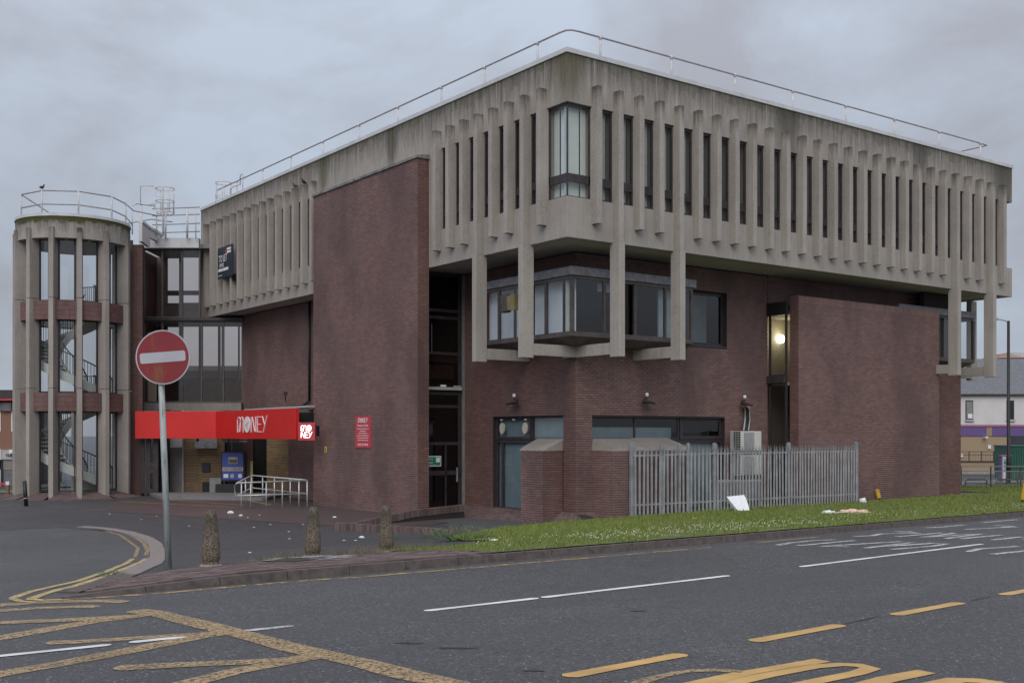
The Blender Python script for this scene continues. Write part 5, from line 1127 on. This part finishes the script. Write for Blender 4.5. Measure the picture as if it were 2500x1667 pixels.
# low brick retaining edges in front of the slot door
def lowwall(pts, z0s, z1s, w, lab, name='retaining_wall'):
    X, Y = S(*pts[0]); t = thing(name, lab, 'low wall', (X, Y, 0)); core = MB(); tops = []
    for i in range(len(pts) - 1):
        p, q = S(*pts[i]), S(*pts[i + 1]); core.obox(p, q, w - .03, (z0s[i], z0s[i + 1]), (z1s[i] - .02, z1s[i + 1] - .02))
    core.build('mortar_core', 'mortar', t); k = 0
    for i in range(len(pts) - 1):
        L = math.dist(pts[i], pts[i + 1]); n = int(L / .085)
        for j in range(n):
            a, b = (j + .06) / n, (j + .94) / n; p, q = S(*lerp(pts[i], pts[i + 1], a)), S(*lerp(pts[i], pts[i + 1], b)); za = z1s[i] + (z1s[i + 1] - z1s[i]) * a; zb_ = z0s[i] + (z0s[i + 1] - z0s[i]) * a
            MB().obox(p, q, w, max(zb_ - .1, za - .22), za + random.uniform(-.004, .004)).build('brick', 'paver', t); k += 1
    return t
r1 = [(SX(862, 33.6), 33.6), (SX(1003, 35.6), 35.6), (SX(1128, 37.4), 37.4)]
lowwall(r1, [-.1] * 3, [.12, .36, .42], .22, 'sloping brick ramp edge rising to the dark fire exit door')
r2 = [(SX(818, 32.4), 32.4), (SX(960, 31.2), 31.2), (SX(1180, 30.2), 30.2)]
lowwall(r2, [-.1, 0, 0], [.22, .22, .16], .24, 'low brick edge on end behind the third bollard')
# palisade fence
PF = [(3.3, .78), (6.36, .2), (9.86, .1), (13.42, .0)]
PAL = thing('palisade_fence', 'galvanised steel palisade fence round the air conditioning units', 'fence', (8, 0, 0))
pw_, ph = .034, 2.1; pal = MB()
prof = [(-.035, 0), (-.02, -.018), (0, -.006), (.02, -.018), (.035, 0)]
for (xa, ya), (xb, yb_) in zip(prof, prof[1:]):
    pal.hexa([(xa, ya, 0), (xb, yb_, 0), (xb, yb_ + .004, 0), (xa, ya + .004, 0)], [(xa, ya, ph), (xb, yb_, ph), (xb, yb_ + .004, ph), (xa, ya + .004, ph)])
for xa, xb, xt, zt_ in ((-.035, -.012, -.05, .17), (-.012, .012, 0, .24), (.012, .035, .05, .17)): pal.hexa([(xa, -.014, ph), (xb, -.014, ph), (xb, -.006, ph), (xa, -.006, ph)], [(xt - .003, -.03 if xt else -.012, ph + zt_), (xt + .003, -.03 if xt else -.012, ph + zt_), (xt + .003, -.026 if xt else -.008, ph + zt_), (xt - .003, -.026 if xt else -.008, ph + zt_)])
palm = pal.mesh('pale'); palm.materials.append(M['galv'])
def run(p, q, n=None, sp=.142):
    L = math.dist(p, q); n = n or int(L / sp); an = math.atan2(q[1] - p[1], q[0] - p[0])
    for i in range(n):
        t = (i + .5) / n; x, y = p[0] + (q[0] - p[0]) * t, p[1] + (q[1] - p[1]) * t; o = bpy.data.objects.new('pale', palm); COL.objects.link(o); o.parent = PAL; o.matrix_parent_inverse = WR[PAL.name]
        o.location = (x, y, GW(x, y) - .02); o.rotation_euler = (random.uniform(-.008, .008), random.uniform(-.012, .012), an); o.scale.z = (2.44 - GW(x, y)) / 2.34
    for z in (.45, 1.98): MB().obox((p[0], p[1] + .03), (q[0], q[1] + .03), .045, (GW(*p) * .5 + z, GW(*q) * .5 + z), (GW(*p) * .5 + z + .05, GW(*q) * .5 + z + .05)).build('rail', 'galv', PAL)
for a, b in zip(PF, PF[1:]): run(a, b)
run((13.42, .0), (13.42, .62), 4); run((3.3, .78), (3.32, .92), 1)
for i, p in enumerate(PF + [(4.35, .56), (5.35, .38), (5.0, .45)]):
    z = GW(*p); w_ = .075 if i < 4 else .045; MB().box(p[0] - w_, p[0] + w_, p[1] + .03, p[1] + .13, z - .1, 2.47).tube([(p[0], p[1] + .08, 2.47), (p[0], p[1] + .08, 2.5)], w_ * .8, 8).build('post', 'galv', PAL, bevel=.01)
# air conditioning units
acb = MB().box(0, 1.02, 0, .36, 0, .68)
ACs = []
for z, lab in ((2.2, 'upper cream air conditioning unit on its frame behind the fence'), (1.38, 'lower cream air conditioning unit on its frame behind the fence')):
    t = thing('air_conditioner', lab, 'air conditioner', (8.52, 1.1, z), local=True, group='stacked air conditioning units')
    MB().box(0, 1.04, 0, .36, 0, .68).build('casing', 'acw', t, bevel=.015); MB().box(.16, .66, -.008, 0, .04, .64).build('fan_recess', 'grey', t)
    for i in range(22): MB().box(.17 + i * .0218, .18 + i * .0218, -.02, -.008, .05, .63).build('grille_bar', 'lgrey', t)
    for i in range(8):
        for j in range(3): MB().box(-.004, 0, .03 + j * .105, .115 + j * .105, .04 + i * .08, .1 + i * .08).build('side_slot', 'black', t)
fr_ = thing('unit_support_frame', 'grey steel frame and skirt carrying the two air conditioning units', 'frame', (8.5, 1.1, 0), local=True)
MB().box(-1.12, 1.08, -.02, .02, .55, 1.15).build('skirt', 'grey', fr_); MB().box(-1.1, 1.08, 0, .45, 1.16, 1.22).box(-.02, .03, .38, .45, 1.22, 2.9).box(1.02, 1.07, .38, .45, 1.22, 2.9).box(-.05, 1.08, .0, .4, 2.12, 2.17).build('shelf', 'lgrey', fr_)
for x in (-1.08, -.02, 1.0): MB().box(x, x + .06, .0, .06, 0, .55).box(x, x + .06, .4, .46, 0, 1.16).build('leg', 'lgrey', fr_)
pc_ = thing('refrigerant_pipes', 'bundle of dark lagged pipes dropping from the brick wall to the units', 'pipes', (9.3, 1.8, 3.4))
for i in range(5): MB().tube([(9.5 + .055 * i, 1.86, 3.72), (9.5 + .055 * i, 1.8, 3.65), (9.5 + .06 * i, 1.78, 3.3), (9.1 + .06 * i, 1.5, 2.9)], .028, 6).build('pipe', 'black' if i not in (0, 4) else 'lgrey', pc_, smooth=True)
MB().box(9.42, 9.85, 1.855, 1.88, 3.68, 3.78).build('patched_brick', 'brick_red', pc_)
# wall lights
def wlight(p, rz, lab):
    t = thing('wall_floodlight', lab, 'light', p, rz, local=True, group='floodlights along the brick wall')
    MB().lathe([(.015, .1), (.05, .12), (.06, .17), (.05, .22), (.015, .235)], 14, (0, -.16, 0)).build('white_sensor', 'white', t, smooth=True)
    MB().tube([(0, 0, .02), (0, -.14, .02), (0, -.16, .13)], .02, 6).build('bracket', 'black', t)
    MB().hexa([(-.2, -.38, -.14), (.18, -.38, -.14), (.18, -.14, -.1), (-.2, -.14, -.1)], [(-.2, -.38, -.11), (.18, -.38, -.11), (.16, -.12, -.03), (-.18, -.12, -.03)]).build('lamp_head', 'black', t)
    MB().box(-.16, .14, -.384, -.2, -.146, -.141).build('lamp_glass', 'glass', t)
wlight((1.88, 4.85, 3.88), ML, 'floodlight on the left brick wall above the blue-grey door window'); wlight((4.75, 1.88, 3.88), 0, 'floodlight above the long clerestory window near the corner'); wlight((9.4, 1.88, 3.9), 0, 'floodlight just above the pipes of the air conditioners')
bs = thing('security_floodlight', 'square brown floodlight with yellow side hanging in front of the left bay', 'light', (.75, 3.75, 6.6)); MB().box(.5, .72, 3.62, 3.98, 6.62, 7.2).build('lamp_body', 'framebr', bs, bevel=.05); MB().hexa([(.58, 3.3, 6.65), (.76, 3.3, 6.65), (.74, 3.615, 6.68), (.52, 3.615, 6.68)], [(.58, 3.3, 7.17), (.76, 3.3, 7.17), (.74, 3.615, 7.12), (.52, 3.615, 7.12)]).build('side_reflector', plain('olive_reflector', (.2, .17, .08), .6), bs); MB().box(.72, 1.0, 3.75, 3.85, 6.9, 7.0).build('arm', 'framebr', bs)
sw = street_thing('small_wall_lamp', 'tiny dark lamp on the brown wall above the fascia sign', 'light', SX(697, 48.3), 48.3, 4.2); MB().tube([(0, 0, 0), (0, 0, .25)], .03, 6).box(-.07, .07, -.07, .07, .25, .42).build('lamp_body', 'black', sw)
# marker posts
for (x, y, lab, tl, h_) in ((15.35, .45, 'tilted yellow marker post against the right brick slab', (0, R(-14)), .42), (14.72, -5.4, 'yellow marker post at the right edge of the verge', (0, R(9)), .62)):
    t = thing('marker_post', lab, 'marker post', (x, y, GW(x, y)), -HEAD, local=True, tilt=tl, group='yellow marker posts'); MB().box(-.07, .07, -.02, .02, .1, h_).prism(ell(0, h_, .07, .03, 10), lambda p: (p[0], -.02, p[1]), lambda p: (p[0], .02, p[1])).build('marker_plate', 'yellow', t, bevel=.008); MB().box(-.03, .03, -.02, .02, -.05, .1).build('stub', 'black', t)
# ================================================================== LITTER AND BIRDS
def blob(name, lab, x, d, sx_, sy_, sz_, mat, seed, z=None, group=None, cat='litter'):
    rg = random.Random(seed); bm = bmesh.new(); bmesh.ops.create_icosphere(bm, subdivisions=3, radius=1)
    for v in bm.verts:
        n = v.co.copy(); k = 1 + .35 * math.sin(n.x * 5 + seed) * math.cos(n.y * 6 - seed) + rg.uniform(-.14, .14); v.co = Vector((n.x * sx_ * k, n.y * sy_ * k, max(n.z, -.3) * sz_ * k)) * (.62 if 'paper' in name or 'wrapper' in name else 1)
    me = bpy.data.meshes.new(name); bm.to_mesh(me); bm.free(); o = link(name, me, mat); X, Y = S(x, d); o.location = (X, Y, (G(x, d) + vz(x, d) if z is None else z) + sz_ * .3); o.rotation_euler.z = -HEAD
    return tag(o, lab, cat, group)
blob('plastic_bag', 'crumpled white plastic bag on the grass left of the orange printed one', SX(2023, 30.1), 30.1, .17, .12, .06, 'litter', 1)
blob('carrier_bag', 'flattened white and orange carrier bag lying on the grass verge', SX(2086, 30.1), 30.1, .38, .2, .07, 'litter_o', 2)
blob('plastic_bag', 'thin white bag end trailing left of the orange printed bag', SX(2055, 30.2), 30.2, .16, .09, .025, 'litter', 12)
blob('plastic_bag', 'thin white strip trailing right of the orange printed bag', SX(2112, 30.2), 30.2, .15, .07, .025, 'litter', 13)
blob('plastic_wrapper', 'white wrapper on the near grass edge above the kerb', SX(1207, 20.9), 20.9, .12, .06, .03, 'litter', 3)
blob('paper_scrap', 'larger crumpled white paper on the forecourt in front of the ramp rail', SX(563, 38.8), 38.8, .16, .1, .09, 'litter', 4)
blob('paper_scrap', 'smaller crumpled white paper right of the larger one before the ramp rail', SX(588, 37.6), 37.6, .1, .08, .05, 'litter', 5)
blob('paper_scrap', 'white and red scrap at the foot of the tall brick slab', SX(817, 36.9), 36.9, .09, .06, .04, 'litter', 6)
blob('grey_wrapper', 'grey white wrapper on the asphalt left of the third bollard', SX(883, 28.3), 28.3, .1, .07, .05, 'litter', 7)
blob('yellow_wrapper', 'small yellow wrapper on the grass below the palisade fence', SX(1695, 29.5), 29.5, .1, .06, .03, 'yellowp', 8)
for i, (u, d) in enumerate(((605, 36.9), (634, 38), (660, 34), (705, 31.5), (707, 29), (740, 34), (382, 37.5), (345, 36), (268, 38.5), (462, 33.5), (500, 35), (840, 27), (868, 26.6), (610, 20.5), (620, 33))):
    blob('paper_scrap', 'tiny pale scrap of litter lying on the dark forecourt', SX(u, d), d, .05, .035, .012, 'litter', 20 + i, group='tiny scraps on the forecourt')
cup = thing('paper_cup', 'white cup on its side on the grass by the yellow marker', 'cup', (12.2, -1.1, GW(12.2, -1.1) + .12), R(30), local=True, tilt=(R(80), 0)); MB().lathe([(.09, -.1), (.1, .1), (.085, .1), (.075, -.08)], 16).build('cup_body', 'litter', cup, smooth=True)
wbx, wbd = SX(1800, 34.6), 34.6; wbz = G(wbx, wbd)
w_b = street_thing('white_sheet', 'broken white sheet propped on the grass against the palisade fence', 'board', wbx, wbd, wbz + .02, tilt=(R(-28), 0))
shp = [(-.29, .5), (.27, .56), (.33, .38), (.38, .1), (.38, .0), (.05, -.02)]
MB().prism(shp, lambda p: (p[0], 0, p[1]), lambda p: (p[0], .015, p[1])).build('sheet', 'litter', w_b); MB().prism([(-.29, .5), (.05, -.02), (-.02, -.02), (-.2, .25)], lambda p: (p[0], .03, p[1]), lambda p: (p[0], .05, p[1])).build('back_flap', 'grey', w_b)
lg_ = thing('ledge_litter', 'white paper scraps on the ledge beneath the plywood panel', 'litter', (1.0, 8.04, 4.43), local=True); MB().box(-.1, .1, -.03, .03, 0, .07).build('scrap', 'litter', lg_); MB().box(.45, .72, -.04, .04, 0, .05).build('scrap', 'lgrey', lg_)
def pigeon(X, Y, Z, rz, lab):
    o = MB(); rings = [(-.15, .0, .012), (-.12, .01, .03), (-.05, .03, .058), (.02, .045, .065), (.07, .075, .05), (.095, .12, .032), (.10, .15, .03), (.115, .175, .026), (.135, .18, .01), (.155, .172, .003)]
    o.tube([(x, 0, z + .07) for x, z, r in rings], [r for *_, r in rings], 10)
    m_ = o.mesh('pigeon', True); m_.materials.append(M['bird']); t = thing('pigeon', lab, 'bird', (X, Y, Z), rz, local=True, group='pigeons perched on the roofs'); putm('body', m_, (0, 0, 0), 0, t, 0)
    MB().tube([(.02, .02, -.0), (.02, .015, .06)], .006, 5).tube([(.02, -.02, -.0), (.02, -.015, .06)], .006, 5).build('legs', 'redd', t)
x_, y_ = pol(2.2, -35); tm = Matrix.Translation((tX, tY, 0)) @ Matrix.Rotation(-HEAD + R(21.3), 4, 'Z') @ Vector((x_, y_, 13.23))
pigeon(tm.x, tm.y, tm.z, R(30), 'dark pigeon perched on the guard rail of the round tower')
pigeon(-.13, finy[21] + .1, 12.88, R(200), 'pigeon on the fin top nearest the tall brick slab'); pigeon(-.13, finy[20] + .1, 12.88, R(120), 'pigeon on the second fin top left of the tall brick slab')
# ================================================================== BACKGROUND, RIGHT
DR = 78.0
RBd = thing('shop_building', 'white rendered shop with purple fascia and slate roof beyond the road', 'building', at(2420, DR) + (0,))
def rb(u0, u1, v0, v1, o0, o1, name, mat, par=None, d=DR): return MB().hexa([S(SX(u, d), d + o) + (SZ(v1, d),) for u, o in ((u0, o0), (u1, o0), (u1, o1), (u0, o1))], [S(SX(u, d), d + o) + (SZ(v0, d),) for u, o in ((u0, o0), (u1, o0), (u1, o1), (u0, o1))]).build(name, mat, par or RBd)
rb(2250, 2700, 965, 1040, 0, .3, 'rendered_wall', 'render_w'); rb(2250, 2700, 1064, 1150, 0, .3, 'lower_wall', 'brick_tan'); rb(2250, 2408, 1042, 1064, -.06, .3, 'purple_fascia', 'purple'); rb(2421, 2700, 1042, 1064, -.06, .3, 'purple_fascia', 'purple')
rb(2408, 2421, 1042, 1064, -.05, .3, 'brick_pier', 'brick_tan'); rb(2250, 2700, 1036.5, 1041.5, -.1, .3, 'fascia_trim', 'pink'); rb(2250, 2700, 961, 965, -.25, .1, 'gutter', 'frame')
MB().hexa([S(SX(u, DR), DR + o) + (z,) for u, o, z in ((2240, -.3, SZ(963, DR)), (2720, -.3, SZ(963, DR)), (2720, 5, 5.0), (2240, 5, 5.0))], [S(SX(u, DR), DR + o) + (z,) for u, o, z in ((2240, -.3, SZ(961, DR)), (2720, -.3, SZ(961, DR)), (2720, 5, SZ(876, DR + 5)), (2240, 5, SZ(876, DR + 5)))]).build('slate_roof', 'slate', RBd)
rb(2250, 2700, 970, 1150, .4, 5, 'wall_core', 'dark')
for u in (2357, 2457):
    w_ = rb(u, u + 18.5, 977, 1024, -.03, .02, 'window', 'frame'); rb(u + 2, u + 16.5, 980, 1022, -.06, -.03, 'pane', 'grey' if u < 2400 else 'black', w_); rb(u - 1.5, u + 20, 1024, 1028, -.14, 0, 'sill', 'lgrey', w_)
rb(2362, 2373, 1010, 1021, -.09, -.062, 'paper_notice', 'white'); rb(2411, 2418, 1086, 1095, -.09, 0, 'notice', 'white'); rb(2467, 2700, 1065, 1150, -.05, .3, 'dark_shopfront', plain('dark_shopfront', (.04, .045, .06), .4, .15, 2))
rb(2399, 2405, 1065, 1069, -.5, -.1, 'camera', 'white'); rb(2433, 2441, 1108, 1115, -.09, 0, 'notice', 'white'); rb(2344, 2350, 1108, 1115, -.09, 0, 'notice', 'white')
RHs = thing('distant_roof', 'orange red hipped roof showing behind the slate roof', 'building', at(2470, 120) + (0,)); 
rb(2443, 2600, 871, 1100, 0, 6, 'wall', 'render_w', RHs, 120); MB().hexa([S(SX(u, 120), 120 + o) + (SZ(874, 120),) for u, o in ((2440, -.5), (2510, -.5), (2510, 8), (2440, 8))], [S(SX(u, 120), 120 + o) + (SZ(860, 120),) for u, o in ((2463, 2.5), (2478, 2.5), (2478, 4), (2463, 4))]).build('roof', 'brick_red', RHs); rb(2483, 2560, 857, 872, 2, 6, 'dormer', 'lgrey', RHs, 120)
# street lamp
ldp, ld_d = SX(2462, 57), 57
SL = street_thing('street_lamp', 'tall dark street lamp with a short arm to the left', 'street lamp', ldp, ld_d, .15); MB().tube([(0, 0, 0), (0, 0, 1.5), (0, 0, 1.55), (0, 0, 8.4)], [.12, .11, .085, .07], 12).build('column', 'black', SL, smooth=True); MB().tube([(0, 0, 8.35), (-.2, 0, 8.42), (-.55, 0, 8.5)], .035, 8).build('arm', 'lgrey', SL, smooth=True); MB().hexa([(-.5, -.09, 8.43), (-.95, -.07, 8.55), (-.95, .07, 8.55), (-.5, .09, 8.43)], [(-.5, -.07, 8.56), (-.9, -.05, 8.68), (-.9, .05, 8.68), (-.5, .07, 8.56)]).build('lamp_head', 'lgrey', SL, bevel=.03)
# guard railing, cycle hoops, retaining wall, container, charger
GR = thing('pedestrian_guard_rail', 'grey pedestrian guard railing along the far pavement', 'railing', at(2420, 54) + (.1,)); d0 = 54.0
zb0 = SZ(1191, d0)
for v in (1138, 1150): MB().obox(at(2330, d0), at(2640, d0), .05, SZ(v, d0) - .02, SZ(v, d0) + .02).build('rail', 'grey', GR)
MB().obox(at(2330, d0), at(2640, d0), .12, zb0 - .02, zb0 + .08).build('rail', 'frame', GR)
for i in range(38): MB().tube([at(2340 + i * 4.4, d0) + (zb0,), at(2340 + i * 4.4, d0) + (SZ(1150, d0),)], .012, 5).build('bar', 'grey', GR)
for u in (2419, 2346, 2492): MB().tube([at(u, d0) + (zb0 - .1,), at(u, d0) + (SZ(1138, d0),)], .04, 8).build('post', 'framebr', GR)
for u, lab in ((2383.5, 'black cycle hoop left of the street lamp'), (2459, 'black cycle hoop at the foot of the street lamp')):
    t = street_thing('cycle_hoop', lab, 'bike stand', SX(u, 56.5), 56.5, G(SX(u, 56.5), 56.5), group='cycle hoops by the railing'); wd = 26.5 / F * 56.5; zt_ = SZ(1170, 56.5) - G(SX(u, 56.5), 56.5)
    MB().tube([(-wd, 0, -.05), (-wd, 0, zt_ - .1), (-wd + .1, 0, zt_), (wd - .1, 0, zt_), (wd, 0, zt_ - .1), (wd, 0, -.05)], .04, 8).tube([(-wd, 0, zt_ * .4), (wd, 0, zt_ * .4)], .025, 6).build('hoop', 'black', t, smooth=True)
RW = thing('retaining_wall', 'tan brick retaining wall with thin railing in front of the shop', 'wall', at(2420, 70) + (0,)); rb(2320, 2470, 1128, 1150, 0, .3, 'wall_body', 'brick_tan', RW, 70); rb(2320, 2470, 1125, 1127.6, -.05, .35, 'coping', 'frame', RW, 70); rb(2300, 2700, 1150, 1156, -.2, .2, 'footing', 'lgrey', RW, 70)
for v in (1102, 1110): MB().obox(at(2330, 70), at(2457, 70), .03, SZ(v, 70) - .015, SZ(v, 70) + .015).build('rail', 'black', RW)
for u in range(2336, 2460, 30): MB().tube([at(u, 70) + (SZ(1125, 70),), at(u, 70) + (SZ(1101, 70),)], .025, 5).build('rail_post', 'black', RW)
for u in range(2340, 2456, 6): MB().tube([at(u, 70) + (SZ(1125, 70),), at(u, 70) + (SZ(1103, 70),)], .008, 4).build('rail_bar', 'black', RW)
CN = thing('green_container', 'dark green steel container at the right edge beyond the railing', 'container', at(2500, 63) + (.1,)); rb(2472, 2640, 1090, 1170, 0, 2.4, 'body', 'container', CN, 63)
for u in range(2476, 2640, 6): rb(u, u + 3, 1094, 1168, -.04, -.002, 'corrugation', 'container', CN, 63)
rb(2470, 2640, 1087, 1090, -.06, 2.4, 'top_rail', 'container', CN, 63)
CH = thing('parking_kiosk', 'narrow white and purple kiosk panel beside the street lamp', 'kiosk', at(2455, 60) + (.1,)); rb(2444, 2448, 1114, 1175, 0, .3, 'side_panel', 'purple', CH, 60); rb(2448, 2467, 1114, 1168, 0, .25, 'body', 'white', CH, 60); rb(2450, 2456, 1118, 1150, -.03, -.002, 'screen', 'film', CH, 60); rb(2450, 2455, 1126, 1131, -.05, -.031, 'light', 'green', CH, 60); rb(2443, 2468, 1110, 1113.6, -.05, .3, 'cap', 'pink', CH, 60)
# ================================================================== BACKGROUND, LEFT AND REAR
DH = 60.0
HL = thing('brick_shop_house', 'red brick building with dark tile hanging and white shop signs at the left edge', 'building', at(0, DH) + (0,))
rb(-260, 60, 985, 1098, 0, .3, 'brick_upper', 'brick_red', HL, DH); rb(-260, 60, 952, 976, -.25, .1, 'fascia', 'frame', HL, DH); rb(-260, 60, 974, 978, -.4, 4, 'roof_edge', 'redd', HL, DH)
for i in range(13): rb(-250 + i * 23.5, -228 + i * 23.5, 982, 1003, -.14 - .04 * (i % 2), -.01, 'tile_hanging', 'slate', HL, DH)
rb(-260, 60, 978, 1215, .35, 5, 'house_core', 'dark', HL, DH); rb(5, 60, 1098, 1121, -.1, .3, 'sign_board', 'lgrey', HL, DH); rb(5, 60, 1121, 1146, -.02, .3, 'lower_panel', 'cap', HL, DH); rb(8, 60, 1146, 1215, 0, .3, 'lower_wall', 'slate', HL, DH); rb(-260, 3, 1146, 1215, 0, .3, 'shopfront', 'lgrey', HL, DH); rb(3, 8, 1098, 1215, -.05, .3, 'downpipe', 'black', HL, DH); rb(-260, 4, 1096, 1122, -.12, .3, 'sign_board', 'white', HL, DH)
w_ = rb(28, 60, 1000, 1053, -.03, .02, 'window', 'white', HL, DH); rb(31, 60, 1003, 1046, -.06, -.031, 'pane', 'grey', w_, DH); w_ = rb(-60, 2, 1000, 1053, -.03, .02, 'window', 'white', HL, DH); rb(-57, -1, 1003, 1046, -.06, -.031, 'pane', 'grey', w_, DH)
rb(25, 60, 1097, 1106, -.16, -.101, 'white_plate', 'white', HL, DH)
XA, YA = at(22.5, DH - .13); text('THE', .22, 'black', 'sign_text', HL, Matrix.Translation((XA, YA, SZ(1112, DH))) @ Matrix.Rotation(-HEAD, 4, 'Z') @ Matrix.Rotation(R(90), 4, 'X'), .01)
bn = street_thing('low_barrier', 'low wooden barrier with white end post at the left edge', 'barrier', SX(5, 52), 52, 0); MB().box(-2, .3, -.05, .05, .42, .52).build('top_rail', 'redd', bn); 
for x in (-1.6, -.6, .25): MB().box(x - .05, x + .08, -.06, .06, 0, .42).build('post', 'brick_dark', bn)
MB().box(.2, .36, -.07, .07, .42, .58).build('end_cap', 'white', bn)
sheet('left_grass', [(-30, 52.3), (-22.6, 52.3), (-22.4, 55), (-30, 55)], .03, 'turf', 2.0)
BB = thing('flat_roofed_building', 'dark flat roofed building glimpsed through the bronze link glazing', 'building', at(520, 82) + (0,)); rb(330, 640, 893, 1215, 0, 8, 'wall', 'framebr', BB, 82); rb(430, 600, 905, 925, -.3, 0, 'parapet', 'dark', BB, 82)
print('objects', len(bpy.data.objects))
